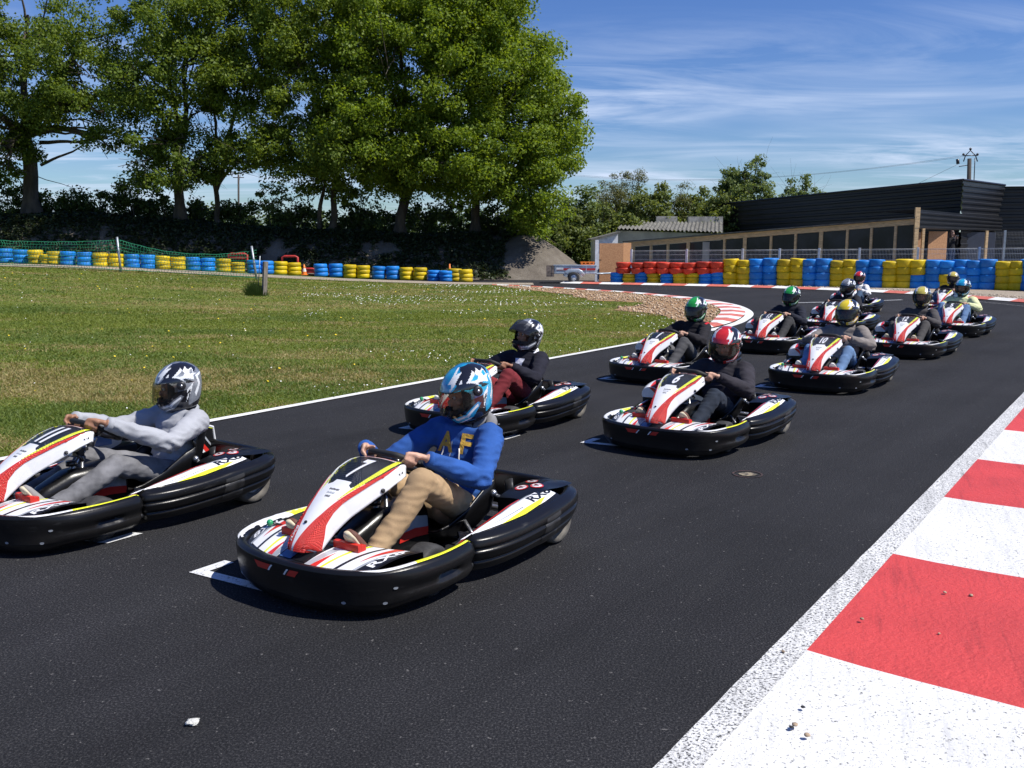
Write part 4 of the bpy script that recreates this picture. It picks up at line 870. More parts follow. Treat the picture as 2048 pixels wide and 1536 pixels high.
# white mesh fence
f0, f1 = beside([WA, WB], 1.15); wf = thing('mesh_fence', 'white wire mesh fence behind the high tyre wall', 'fence', (f0.x, f0.y, 0)); O5 = Vector(wf.location)
WIRE = mat('white_coated_wire', (.50, .52, .54), .5)
FP = [1263, 1374, 1486, 1560, 1639, 1720, 1837, 1960]
def fz(px): return 1.45 + .12 * (px - 1263) / 700
for px in FP: p = onwall(px, f0, f1) - O5; mb = MB(); mb.box((p.x, p.y, (fz(px) + .06) / 2), (.085, .06, fz(px) + .06), WHM, rz=R(-26)); mb.build('post', wf, smooth=False)
FP2 = FP + [2060]
for a, c_ in zip(FP2, FP2[1:]):
    u, v = onwall(a, f0, f1) - O5, onwall(c_, f0, f1) - O5; mb = MB(); n = int((v - u).length / .055); bk = Vector((.0, .04, 0)); za, zc = fz(a), fz(c_)
    for i in range(1, n):
        p = u.lerp(v, i / n) + bk; z1 = za + (zc - za) * i / n; mb.add([p + Vector((-.0035, 0, 0)), p + Vector((.0035, 0, 0)), p + Vector((.0035, 0, z1)), p + Vector((-.0035, 0, z1)), p + Vector((0, .006, 0)), p + Vector((0, .006, z1))], [(0, 1, 2, 3), (1, 4, 5, 2), (4, 0, 3, 5)], WIRE)
    for k in range(8):
        f_ = 1 - k * .135 if k else 1.0
        for dz in ((0, -.03) if k in (0, 2, 4) else (0,)): mb.tube([u + bk + Vector((0, -.01, za * f_ + dz)), v + bk + Vector((0, -.01, zc * f_ + dz))], .006, WIRE, 4)
    mb.build('mesh_panel', wf)
GREYW = mat('dark_grey_wire', (.10, .11, .12), .5); gf = thing('tall_mesh_fence', 'taller dark grey mesh fence at the right edge by the doorway', 'fence', (AT(1990, 490, 40.5).x, 40.5, 0)); O6 = Vector(gf.location)
u, v = Vector((0, 0, 0)), Vector((AT(2075, 490, 39).x, 39, 0)) - O6; mb = MB()
for i in range(int((v - u).length / .06)): p = u.lerp(v, i / ((v - u).length / .06)); mb.tube([p, p + Vector((0, 0, 2.25))], .004, GREYW, 4)
for k in range(10): mb.tube([u + Vector((0, 0, .2 + k * .225)), v + Vector((0, 0, .2 + k * .225))], .005, GREYW, 4)
mb.build('mesh_panel', gf); mb = MB(); p = AT(2044, 0, 39.4) - O6; mb.box((p.x, p.y - .02, 1.15), (.09, .07, 2.3), GALV); mb.build('post', gf, smooth=False)
# power poles and lines
POLE = mat('pole_wood', (.055, .048, .042), .9, vscale=6); INS = mat('insulator', (.05, .045, .045), .3)
pp = thing('power_pole', 'wooden power pole with a roof shaped wire bracket rising behind the black building', 'power pole', (AT(1937, 490, 66).x, 66, 0)); O7 = Vector(pp.location); mb = MB(); tp = AT(1939, 317, 66) - O7; mb.tube([(0, 0, 0), tp], [.16, .13], POLE, 10); mb.build('pole', pp)
mb = MB(); s_ = 66 / FPX
Q = lambda px, py: AT(px, py, 66) - O7
mb.tube([Q(1927, 323), Q(1931, 311), Q(1941, 301), Q(1951, 311), Q(1955, 323)], .035, INS, 6); mb.tube([Q(1927, 311), Q(1955, 311)], .03, INS, 6); mb.tube([Q(1950, 316), Q(1948, 360)], .03, INS, 6); mb.tube([Q(1918, 333), Q(1938, 330)], .03, INS, 6)
for px, py in ((1927, 309), (1955, 309), (1941, 298)): mb.ball(Q(px, py), .09, INS, 8)
mb.build('wire_bracket', pp); mb = MB(); mb.tube([Q(1915, 318), Q(1916, 328)], .11, INS, 8); mb.build('line_switch', pp)
fp = thing('power_pole', 'thin distant power pole seen through the gap between the oaks', 'power pole', (AT(477, 490, 150).x, 150, 1)); O8 = Vector(fp.location); mb = MB(); mb.tube([(0, 0, 0), AT(477, 349, 150) - O8], .15, POLE, 8); mb.build('pole', fp); mb = MB(); mb.tube([AT(466, 355, 150) - O8, AT(488, 355, 150) - O8], .07, POLE, 6); mb.build('crossarm', fp)
mb = MB()
for dz, e in ((311, 344), (309, 347)):
    a, c_ = AT(1927 if dz == 311 else 1955, dz, 66), AT(1100, e, 90); mb.tube([a.lerp(c_, k / 20) - Vector((0, 0, 1.1 * 4 * (k / 20) * (1 - k / 20))) for k in range(21)], .007, INS, 4)
a, c_ = AT(1917, 328, 66), AT(1820, 375, 62); mb.tube([a, c_], .010, INS, 4)
tag(mb.build('overhead_lines'), 'faint overhead wires running left from the power pole across the sky', 'power line')
# trailer
STL = mat('trailer_zinc', (.46, .52, .57), .4, metal=.35, var=.12, vscale=3); TYR = mat('tyre_rubber', (.022, .022, .023), .75, var=.25, vscale=20, bump=.3, bscale=60)
RIMM = mat('silver_rim', (.55, .56, .57), .35, metal=.8); WIREB = mat('rusty_mesh_board', (.17, .135, .11), .8, vscale=14, var=.4)
tl = thing('trailer', 'small galvanised trailer with a red side stripe parked by the mound', 'trailer', G(1147, 566), R(-3)); mb = MB()
mb.box((.05, .55, .62), (1.9, .03, .38), STL, bev=.008); mb.box((.05, -.55, .62), (1.9, .03, .38), STL, bev=.008); mb.box((1.0, 0, .62), (.03, 1.1, .38), STL, bev=.008); mb.box((.05, 0, .44), (1.9, 1.1, .03), STL); mb.box((.05, -.575, .80), (1.95, .05, .05), STL, bev=.01); mb.box((.05, -.572, .46), (1.95, .045, .04), STL, bev=.01)
for k in (-.8, -.1, .55): mb.box((k, -.58, .63), (.03, .03, .36), STL)
mb.build('box_body', tl, angle=40); mb = MB(); mb.box((.1, -.58, .63), (1.72, .012, .09), REDP); mb.box((-.62, -.588, .66), (.32, .008, .09), WHP); mb.build('side_stripe', tl, smooth=False)
mb = MB(); mb.box((-.95, -.05, .60), (.04, 1.15, .44), WIREB); mb.box((-1.05, -.6, .55), (.34, .03, .5), WIREB); mb.build('tailgate', tl, smooth=False)
for s_ in (-1, 1):
    w_ = thing('wheel', None, None); del_ = [w_.pop(k) for k in list(w_.keys())]; w_.parent = tl; w_.location = (.0, s_ * .68, .26); w_.rotation_euler = (R(90), 0, 0)
    mb = MB(); mb.lathe([(.15, -.07), (.24, -.075), (.26, -.05), (.26, .05), (.24, .075), (.15, .07)], TYR, 28); mb.build('tyre', w_); mb = MB(); mb.lathe([(0, s_ * -.02 + .03), (.06, .04), (.09, .02), (.15, .055), (.155, -.055), (.09, -.02), (0, -.04)], RIMM, 24); mb.build('rim', w_)
    mb = MB(); mb.tube([(-.38, s_ * .68, .30), (-.30, s_ * .68, .50), (-.2, s_ * .68, .56), (.2, s_ * .68, .56), (.30, s_ * .68, .50), (.42, s_ * .68, .34)], [(.012, .10)] * 6, STL, 8); mb.build('mudguard', tl)
mb = MB(); mb.tube([(1.0, 0, .42), (2.0, 0, .45)], .04, STL, 8); mb.tube([(1.0, -.4, .42), (1.6, 0, .44)], .03, STL, 6); mb.build('drawbar', tl)
q = Vector(tl.location)
mb = MB(); mb.box((0, 0, 0), (.42, .3, .22), mat('cardboard', (.52, .40, .26), .9), bev=.01); tag(mb.build('cardboard_box', loc=q + Vector((-.1, .1, .57))), 'plain cardboard box standing in the trailer', 'box')
mb = MB(); mb.box((0, 0, .1), (.62, .16, .06), ORP, bev=.02); mb.box((0, 0, .2), (.66, .12, .07), ORP, bev=.025)
for k in (-.26, -.09, .09, .26): mb.box((k, 0, .10), (.07, .14, .22), ORP, bev=.02)
tag(mb.build('plastic_crate', loc=q + Vector((.62, .0, .72)), angle=40), 'orange plastic crate riding high at the front of the trailer', 'crate')
mb = MB(); mb.box((0, 0, 0), (.2, .25, .25), mat('dark_brown_sack', (.10, .075, .06), .9), bev=.05); tag(mb.build('sack', loc=q + Vector((-.52, .1, .57))), 'dark brown sack at the rear of the trailer', 'sack')

# ================================================================== THE KARTS  (x forward, y to the driver's left, origin on the ground under the middle)
def kartplastic(name, base, rough):
    """Moulded black plastic, scuffed grey and dusty in its own way on every kart."""
    m, t, b = nodes_of(name); co = objco(t); oi = t.nodes.new('ShaderNodeObjectInfo'); va = t.nodes.new('ShaderNodeVectorMath'); va.operation = 'ADD'; cb = t.nodes.new('ShaderNodeCombineXYZ')
    t.links.new(mathn('MULTIPLY', oi.outputs['Random'], 30.0, tree=t), cb.inputs[0]); t.links.new(co, va.inputs[0]); t.links.new(cb.outputs[0], va.inputs[1]); s_ = va.outputs[0]
    mp = t.nodes.new('ShaderNodeMapping'); mp.inputs['Scale'].default_value = (2.2, 2.2, 11); t.links.new(s_, mp.inputs[0])
    sc = ramp(t, nz(t, mp.outputs[0], 2.6, 9, .78), [(.58, 0.0), (.72, .5)]); sx = t.nodes.new('ShaderNodeSeparateXYZ'); t.links.new(co, sx.inputs[0])
    low = t.nodes.new('ShaderNodeMapRange'); low.inputs[1].default_value = .16; low.inputs[2].default_value = .04; low.inputs[4].default_value = .30; t.links.new(sx.outputs[2], low.inputs[0])
    du = mathn('MULTIPLY', low.outputs[0], ramp(t, nz(t, s_, 5, 6, .7), [(.35, .15), (.65, 1.0)]), tree=t)
    v = mixc(t, sc, base, tuple(c + .038 for c in base)); v = mixc(t, du, v, (.075, .068, .06)); t.links.new(v, b.inputs['Base Color']); b.inputs['Specular IOR Level'].default_value = .36
    t.links.new(ramp(t, mathn('MAXIMUM', sc, du, tree=t), [(0, rough), (1, .66)]), b.inputs['Roughness']); bumpn(t, b, nz(t, s_, 60, 5), .14, .004); return m
PLA = kartplastic('black_moulded_plastic', (.0065, .0065, .0072), .29)
PLB = mat('scuffed_black_plastic', (.020, .020, .021), .46, var=.5, vscale=9, bump=.2, bscale=70, bdist=.004)
STW = mat('white_sticker', (.74, .75, .77), .28, var=.04, coat=.4); STR = mat('red_sticker', (.58, .030, .022), .28, var=.06, coat=.4); STY = mat('yellow_sticker', (.76, .80, .035), .30, var=.05, coat=.4)
STK = mat('black_sticker', (.010, .010, .013), .3, coat=.3); STG = mat('grey_sticker', (.33, .35, .38), .3, coat=.4); STB = mat('blue_sticker', (.06, .13, .30), .3, coat=.4)
REDM = mat('red_anodised_metal', (.52, .022, .012), .38, var=.1); STEEL = mat('bare_steel', (.42, .43, .45), .32, metal=.9, var=.15); DKM = mat('dark_metal', (.035, .036, .04), .42, metal=.5); GRN = mat('green_cap', (.02, .30, .12), .4)
KTY = mat('kart_slick_rubber', (.030, .029, .028), .72, var=.3, vscale=16, bump=.25, bscale=80); KTD = mat('dusty_slick_rubber', (.14, .128, .11), .85, var=.3, vscale=10)
ALU = mat('cast_rim', (.30, .30, .31), .4, metal=.7); TANK = mat('translucent_tank', (.46, .44, .30), .4); FOAM = mat('black_foam', (.013, .013, .014), .7)

FB = crv([(.14, -.560), (.28, -.590), (.46, -.600), (.63, -.578), (.77, -.512), (.865, -.405), (.92, -.275), (.945, -.14), (.95, 0), (.945, .14), (.92, .275), (.865, .405), (.77, .512), (.63, .578), (.46, .600), (.28, .590), (.14, .560)], 96)
def interp2(C_, s):
    k = min(max((s + 1) / 2, 0), 1) * (len(C_) - 1); i = min(int(k), len(C_) - 2); return C_[i] + (C_[i + 1] - C_[i]) * (k - i)
def outward(C_, s):
    d = interp2(C_, s + .01) - interp2(C_, s - .01); n = np.array([d[1], -d[0]]); n /= np.linalg.norm(n) or 1
    return n
def side_amt(s): return sm((abs(s) - .42) / .22)
FPROF = [(0, -.15, .060), (.05, -.095, .036), (.12, -.045, .034), (.25, -.012, .080), (.40, -.001, .15), (.52, .004, .204), (.60, .004, .231), (.66, -.010, .243), (.74, -.036, .241), (.82, -.055, .215), (1, -.065, .09)]
SPROF = [(0, -.16, .062), (.05, -.110, .042), (.12, -.066, .050), (.22, -.022, .078), (.30, -.002, .112), (.37, -.008, .142), (.42, -.002, .158), (.50, .010, .185), (.56, .008, .215), (.61, -.004, .238), (.66, -.025, .252), (.74, -.055, .247), (.82, -.070, .235), (1, -.08, .10)]
def Sfront(s, t):
    """Front bumper skin: s runs round the nose from right to left, t up the outside, over the rim and down inside."""
    n = -outward(FB, s); p = interp2(FB, s)
    if np.dot(n, p - np.array([.3, 0])) < 0: n = -n
    a = lerpt(FPROF, t); b_ = lerpt(SPROF, t); k = side_amt(s); o = a[0] + (b_[0] - a[0]) * k; z = a[1] + (b_[1] - a[1]) * k
    if .355 < t < .44: o -= .035 * sm((abs(s) - .70) / .03) * sm((.845 - abs(s)) / .03)     # slot in the flank
    e = sm((abs(s) - .93) / .07); o -= .045 * e; z = z + (.15 - z) * .35 * e
    return (p[0] + n[0] * o, p[1] + n[1] * o, z)
SBL = crv([(.235, .525), (.16, .585), (.05, .630), (-.10, .655), (-.30, .660), (-.52, .650), (-.70, .618), (-.82, .555), (-.895, .445), (-.925, .31), (-.935, .16)], 80)
def pod(s):   # bottom, top heights along the pod (s 0 front .. 1 rear)
    return .060 + .050 * sm(s * 1.15), .252 + .055 * sm(s * 1.25)
def Sside(s, t, sd=1):
    p = SBL[0] if s <= 0 else interp2(SBL, s * 2 - 1); d = interp2(SBL, s * 2 - 1 + .02) - interp2(SBL, s * 2 - 1 - .02); n = np.array([d[1], -d[0]]); n /= np.linalg.norm(n)
    if n[0] * (p[0] + .3) + n[1] * p[1] < 0: n = -n
    zb, zt = pod(s)
    flat = math.exp(-((s - .44) / .055) ** 2)
    if t < .72:
        q = t / .72; z = zb + (zt - zb) * q; rib = min(1, abs(math.sin(q * math.pi * 3)) * 1.55) ** .6
        o = -.075 * (1 - q) ** 1.8 - .030 * q ** 4 + (.021 * rib) * (1 - .75 * flat) + .018 * flat - .012
    elif t < .86: q = (t - .72) / .14; a = q * math.pi; z = zt + .010 * math.sin(a); o = -.042 - .05 * q
    else: q = (t - .86) / .14; z = zt - (zt - zb) * .8 * q; o = -.092 - .02 * q
    if .30 < t < .40: o -= .030 * sm((s - .755) / .02) * sm((.845 - s) / .02)
    e = sm((.05 - s) / .05); o -= .05 * e
    return (p[0] + n[0] * o, sd * (p[1] + n[1] * o), z)
CEN[0] = Vector((.1, 0, -.3))
kart = thing('racing_kart', 'x', 'go-kart', group='rental racing karts on the track')
def P(mb, name, **k): return mb.build(name, kart, **k)
def ngon(cx, cy, rx, ry, n=18): return [(cx + rx * math.cos(6.2832 * i / n), cy + ry * math.sin(6.2832 * i / n)) for i in range(n)]
# front bumper with its rim stickers
TT = sorted({a[0] for a in FPROF + SPROF} | {(a[0] + b_[0]) / 2 for a, b_ in zip(SPROF, SPROF[1:])}); mb = MB(); mb.surfl(Sfront, [-1 + 2 * k / 96 for k in range(97)], TT, PLA)
for sg in (1, -1):
    f = (lambda s, t, sg=sg: Sfront(s * sg, t))
    mb.patch(f, [(.36, .66), (.44, .635), (.60, .645), (.60, .705), (.46, .70)], STW, .003, .04); mb.patch(f, [(.60, .645), (.78, .65), (.92, .655), (.945, .635), (.955, .655), (.93, .70), (.78, .695), (.60, .705)], STY if sg > 0 else STW, .003, .04)
    if sg < 0: mb.patch(f, [(.38, .70), (.44, .665), (.78, .665), (.80, .80), (.70, .92), (.50, .92), (.40, .84)], STW, .003, .04); mb.patch(f, [(.78, .665), (.90, .68), (.88, .76), (.80, .80)], STY, .003, .04)
    mb.patch(f, [(.71, .41), (.72, .43), (.82, .43), (.83, .41), (.82, .375), (.72, .375)], STK, .002, .02)  # black patch paints the dark inside of the flank slot
for a, c_ in ((-.125, -.035), (.045, .12)):
    sk = .022
    mb.patch(Sfront, [(a, .475), (c_ - .03, .475), (c_ - .03 + sk, .55), (a + (sk if a > 0 else -sk), .55)], STR, .003, .05)
    q = (c_ - .03, c_ - .018) if a < 0 else (a - .02, a - .008)
    mb.patch(Sfront, [(q[0] + .002, .475), (q[1], .475), (q[1] + sk, .55), (q[0] + sk + .002, .55)], STW, .003, .05)
for s_, t_ in ((-.30, .28), (.30, .28), (.46, .27), (.5, .42), (-.46, .3)): mb.patch(Sfront, ngon(s_, t_, .010, .016, 8), STG, .003, .05)
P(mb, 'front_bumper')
# deck behind the bumper with the white sticker set
def Sdeck(a, b):
    s = a * .40; p0 = Sfront(s, .80); x1 = .60 - .10 * abs(a) ** 2; y1 = a * .50
    k = b; x = p0[0] + (x1 - p0[0]) * k; y = p0[1] + (y1 - p0[1]) * k; z = p0[2] - .005 + (.262 - p0[2]) * k + .018 * math.sin(k * math.pi)
    return (x, y, z)
mb = MB(); mb.surf(Sdeck, 50, 12, STK, -1, 1, 0, 1)
mb.surf(lambda u, v: tuple(np.array(Sdeck(u, 1)) + np.array([-.01 * v, 0, -.18 * v])), 40, 2, PLA, -1, 1, 0, 1)
for sg in (1, -1):
    f = (lambda a, b, sg=sg: Sdeck(a * sg, b))
    mb.patch(f, [(.20, .04), (.95, .10), (.90, .95), (.24, .95)], STW, .003, .06); mb.patch(f, [(.20, .05), (.28, .05), (.34, .55), (.26, .6)], STG, .0042, .06)
    mb.patch(f, [(.28, .06), (.36, .06), (.36, .5)], STR, .0046, .06); mb.patch(f, [(.40, .06), (.43, .06), (.53, .94), (.49, .94)], STY, .0046, .06)
    mb.patch(f, [(.56, .06), (.60, .06), (.69, .94), (.66, .94)], STK, .0046, .06); mb.patch(f, [(.72, .30), (.86, .94), (.76, .94)], STR, .0048, .06)
    mb.patch(f, [(.76, .06), (.80, .06), (.86, .6), (.84, .7)], STG, .0046, .06); mb.patch(f, [(.80, .08), (.985, .12), (.975, .90), (.90, .92)], STK, .0044, .06)
    mb.text(Sdeck, 'RX8', STW, (sg * .89, .50), (0, sg * .27), (-sg * .105, 0), .0056, .05, .02, .2)
    mb.patch(f, [(.02, .10), (.19, .10), (.22, .95), (.02, .95)], STB if sg < 0 else STK, .003, .06)
P(mb, 'front_deck')
# fairing in front of the steering wheel
FM = crv([(.862, .265), (.852, .295), (.805, .350), (.73, .415), (.64, .475), (.53, .527), (.42, .570), (.33, .594), (.26, .600), (.225, .590)], 90)
FWD = [(0, .036), (.08, .052), (.25, .062), (.42, .084), (.58, .118), (.74, .150), (.88, .160), (1, .146)]
def Sfair(u, v):
    u = min(max(u, 0), 1); k = u * (len(FM) - 1); i = min(int(k), len(FM) - 2); p = FM[i] + (FM[i + 1] - FM[i]) * (k - i); d = FM[min(i + 1, len(FM) - 1)] - FM[max(i - 1, 0)]; d /= np.linalg.norm(d); n = np.array([-d[1], d[0]]) if d[0] > 0 else np.array([d[1], -d[0]])
    w = lerpt(FWD, u)[0]; a = abs(v); sg = 1 if v >= 0 else -1; depth = .040 + .028 * math.sin(math.pi * min(1, u * 1.05)) + .035 * (1 - u) ** 2
    if a < .62: y = w * a / .62; o = -.012 * (a / .62) ** 2
    elif a < .72: q = (a - .62) / .10; y = w + .012 * math.sin(q * 1.57); o = -.012 - .018 * (1 - math.cos(q * 1.57))
    else: q = (a - .72) / .28; y = w + .012 + .014 * q; o = -.030 - depth * q
    return (p[0] + n[0] * o, sg * y, p[1] + n[1] * o)
vv = [.62 * k / 16 for k in range(17)] + [.62 + .10 * k / 6 for k in range(1, 7)] + [.72 + .28 * k / 8 for k in range(1, 9)]; mb = MB(); mb.surfl(Sfair, [k / 90 for k in range(91)], [-v for v in reversed(vv[1:])] + vv, STW)
for sg in (1, -1):
    f = (lambda u, v, sg=sg: Sfair(u, v * sg))
    mb.patch(f, [(.0, .12), (.08, .16), (.17, .30), (.28, .47), (.42, .575), (.60, .635), (.80, .65), (.91, .652), (.80, .682), (.60, .69), (.44, .69), (.33, .70), (.24, .76), (.17, .88), (.08, .985), (.0, .985)], STR, .0048, .022)
    mb.patch(f, [(.42, .52), (.56, .50), (.72, .50), (.97, .50), (.985, .60), (.78, .615), (.60, .60)], STY, .004, .03)
    mb.patch(f, [(.985, .60), (.99, .63), (.80, .645), (.64, .63), (.62, .615), (.78, .63)], STK, .0045, .022)
    mb.patch(f, [(.12, .63), (.34, .655), (.50, .665), (.50, .675), (.34, .668), (.12, .645)], STK, .0045, .022)
    mb.text(Sfair, 'RX8', STW, (.115, sg * .42), (.046, 0), (0, -.20), .0055, .05, .02, .2); mb.text(Sfair, 'RX8', STK, (.90, sg * .83), (sg * .024, 0), (0, -sg * .07), .0045, .05, .01, .2)
    mb.patch(f, ngon(.70, .93, .016, .05, 12), STK, .006, .05)
mb.patch(Sfair, [(.545, -.44), (.565, -.30), (.60, -.26), (.60, .26), (.565, .30), (.545, .44), (.60, .52), (.74, .56), (.945, .54), (.945, -.54), (.74, -.56), (.60, -.52)], STK, .0042, .03)
mb.patch(Sfair, [(.955, -.44), (.955, .44), (.985, .36), (.995, 0), (.985, -.36)], STR, .0045, .05)
for i, (u, w_) in enumerate(((.50, .20), (.465, .17), (.43, .12))):      # three small sponsor lines, unreadable at this size
    for k in range(8): q = -w_ + (k + .1) * w_ / 4; mb.patch(Sfair, [(u - .010, q), (u - .010 + .004 * (k % 2), q + w_ / 4 * .8), (u + .010, q + w_ / 4 * .8), (u + .010 - .005 * (k % 3), q)], STK if i != 1 else STG, .0042, .05)
mb.patch(Sfair, ngon(.20, 0, .010, .09, 12), STK, .006, .05)
fairing = P(mb, 'front_fairing'); so = fairing.modifiers.new('thickness', 'SOLIDIFY'); so.thickness = .004; so.offset = -1
# side bumpers, panels and inner pods
def Spanel(a, b, sd):
    inn = lerpt([(0, .30, .520, .225), (.25, .08, .500, .272), (.6, -.22, .475, .318), (1, -.55, .450, .338)], a); q = Sside(.02 + .56 * a, .80, 1)
    x = inn[0] + (q[0] - inn[0]) * b; y = inn[1] + (q[1] - inn[1]) * b; z = inn[2] + (q[2] - .004 - inn[2]) * b + .012 * math.sin(b * math.pi)
    return (x, y * sd, z)
for sd in (1, -1):
    f = lambda s, t: Sside(s, t, sd)
    mb = MB(); mb.surf(f, 90, 52, PLA, 0, 1, 0, 1)
    if True:
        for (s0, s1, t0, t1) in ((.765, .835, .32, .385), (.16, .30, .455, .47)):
            if s0 > .7: mb.patch(f, [(s0, t0 + .02), (s0 + .02, t1), (s1 - .015, t1), (s1, t0 + .03), (s1 - .02, t0), (s0 + .015, t0)], STK, .003, .03)  # black patch paints the darkness within the rear corner slot
        mb.patch(f, [(.385, .10), (.395, .60), (.49, .62), (.495, .10)], PLB, .002, .03)
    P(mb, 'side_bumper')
    g = lambda a, b: Spanel(a, b, sd)
    mb = MB(); mb.surf(g, 40, 10, PLA, 0, 1, 0, 1); mb.surf(lambda u, v: (Spanel(u, 0, sd)[0], Spanel(u, 0, sd)[1] - sd * .02 * v, Spanel(u, 0, sd)[2] - v * (Spanel(u, 0, sd)[2] - .05)), 30, 4, PLA)
    q0 = Spanel(1, 0, sd); q1 = Spanel(1, 1, sd); mb.add([q0, q1, (q1[0], q1[1], .1), (q0[0], q0[1], .1)], [(0, 1, 2, 3)], PLA)
    mb.patch(g, [(.03, .30), (.30, .24), (.66, .18), (.985, .16), (.985, .80), (.80, .86), (.45, .88), (.12, .80)], STW, .003, .05)
    mb.patch(g, [(.03, .10), (.35, .08), (.72, .05), (.72, .10), (.35, .16), (.05, .22)], STR, .003, .05); mb.patch(g, [(.32, .87), (.44, .77), (.62, .69), (.80, .66), (.88, .67), (.76, .85), (.55, .93)], STY, .0045, .05)
    mb.patch(g, [(.40, .22), (.80, .12), (.84, .16), (.44, .27)], STG, .0045, .05)
    mb.text(g, 'RX8', STK, (.86, .44), (sd * .105, 0), (0, -.42), .0055, .05, .02, .2)
    for k in range(16): q = .30 + k * .02; mb.patch(g, [(q, .60 - .1 * (q - .3)), (q + .011, .60 - .1 * (q - .3)), (q + .011, .67 - .1 * (q - .3)), (q, .67 - .1 * (q - .3))], STG, .005, .05)
    P(mb, 'side_panel')
mb = MB(); rb = lambda u, v: (lambda p: (-.935 + (p[0] - SBL[-1][0]), -.165 + .33 * u, p[2]))(Sside(.985, v, 1)); mb.surf(rb, 4, 40, PLA); P(mb, 'rear_bumper')
# wheels
def wheel(x, y, r_, w_, yaw=0, dusty=False):
    o = bpy.data.objects.new('wheel', None); COL.objects.link(o); o.parent = kart; o.location = (x, y, r_); o.rotation_euler = (R(90), 0, yaw)
    mb = MB(); h = w_ / 2; mb.lathe([(r_ * .5, -h * .8), (r_ * .62, -h), (r_ * .88, -h), (r_ * .97, -h * .8), (r_, -h * .45), (r_ * 1.005, 0), (r_, h * .45), (r_ * .97, h * .8), (r_ * .88, h), (r_ * .62, h), (r_ * .5, h * .8)], KTD if dusty else KTY, 32); t_ = mb.build('tyre', o)
    mb = MB(); mb.lathe([(0, h * .35), (.03, h * .4), (.035, h * .2), (r_ * .40, h * .35), (r_ * .52, h * .85), (r_ * .52, -h * .85), (r_ * .40, -h * .35), (.035, -h * .2), (0, -h * .35)], ALU, 24); mb.build('rim', o)
for s_ in (1, -1): wheel(.40, s_ * .430, .130, .120, R(3)); wheel(-.66, s_ * .430, .138, .20, 0, True)
# floor, frame tubes, axle
mb = MB(); mb.box((.20, 0, .052), (.92, .50, .012), DKM, bev=.003)
for s_ in (1, -1): mb.tube([(.78, s_ * .16, .06), (.60, s_ * .28, .06), (.20, s_ * .31, .06), (-.30, s_ * .33, .08), (-.80, s_ * .30, .12)], .016, STEEL if s_ > 2 else DKM, 8); mb.tube([(.40, s_ * .30, .09), (.40, s_ * .46, .13)], .018, STEEL, 8); mb.tube([(.22, s_ * .30, .08), (.20, s_ * .56, .12)], .013, DKM, 8); mb.tube([(-.30, s_ * .32, .08), (-.34, s_ * .58, .14)], .013, DKM, 8)
mb.tube([(-.66, -.50, .138), (-.66, .50, .138)], .02, STEEL, 10); mb.tube([(.78, -.16, .06), (.84, 0, .08), (.78, .16, .06)], .016, DKM, 8); P(mb, 'chassis_frame')
# fuel tank housing between the legs
def Stank(u, v):
    x = .62 - .62 * u; zt = lerpt([(0, .16), (.18, .27), (.45, .345), (.8, .365), (1, .33)], u)[0]; w = lerpt([(0, .06), (.2, .085), (.6, .115), (1, .11)], u)[0]
    a = v * math.pi; c_, s_ = math.cos(a), math.sin(a); y = w * (abs(c_) ** .5) * (1 if c_ > 0 else -1); return (x, y, .06 + (zt - .06) * (abs(s_) ** .45))
mb = MB(); mb.surf(Stank, 26, 24, PLA); q = [Stank(1, k / 24) for k in range(25)]; mb.add(q, [tuple(range(25))], PLA); q = [Stank(0, k / 24) for k in range(25)]; mb.add(q, [tuple(range(25))], PLA)
mb.patch(lambda u, v: Stank(u, v), [(.60, .20), (.72, .20), (.95, .34), (.90, .36)], STY, .004, .04); mb.patch(Stank, [(.55, .05), (.98, .06), (.98, .16), (.60, .16)], STG, .004, .04); mb.patch(Stank, [(.60, .03), (.98, .03), (.98, .07), (.62, .07)], STR, .005, .04); P(mb, 'fuel_tank_cover')
mb = MB(); mb.tube([(.30, 0, .365), (.30, 0, .395)], .032, STK, 14); P(mb, 'fuel_cap')
# seat
def Sseat(u, v):
    # u from front lip back and up to the top of the backrest, v across
    c_ = lerpt([(0, .02, .16, .03), (.12, -.04, .115, .09), (.30, -.18, .080, .18), (.45, -.35, .080, .28), (.58, -.495, .14, .26), (.75, -.575, .30, .19), (.90, -.615, .44, .10), (1, -.63, .50, .02)], u); x, zc, hh = c_
    w = lerpt([(0, .215), (.3, .235), (.6, .245), (.85, .228), (1, .175)], u)[0]; a = (v - .5) * 2; rise = abs(a) ** 5 * hh; fwd = abs(a) ** 3 * (.16 if u > .45 else 0) * sm((u - .45) / .3) * (1 - .7 * sm((u - .85) / .15))
    return (x + fwd, a * w, zc + rise * (1 - .55 * sm((u - .6) / .4)))
mb = MB(); mb.surf(Sseat, 40, 28, PLA); seat = P(mb, 'seat'); so = seat.modifiers.new('thickness', 'SOLIDIFY'); so.thickness = .014; so.offset = -1
mb = MB()
for s_ in (1, -1): mb.tube([(-.42, s_ * .235, .30), (-.56, s_ * .40, .18)], .012, STEEL, 8); mb.ball((-.42, s_ * .232, .305), .022, STEEL, 10); mb.tube([(-.18, s_ * .21, .20), (-.16, s_ * .33, .08)], .011, STEEL, 8)
P(mb, 'seat_stay')
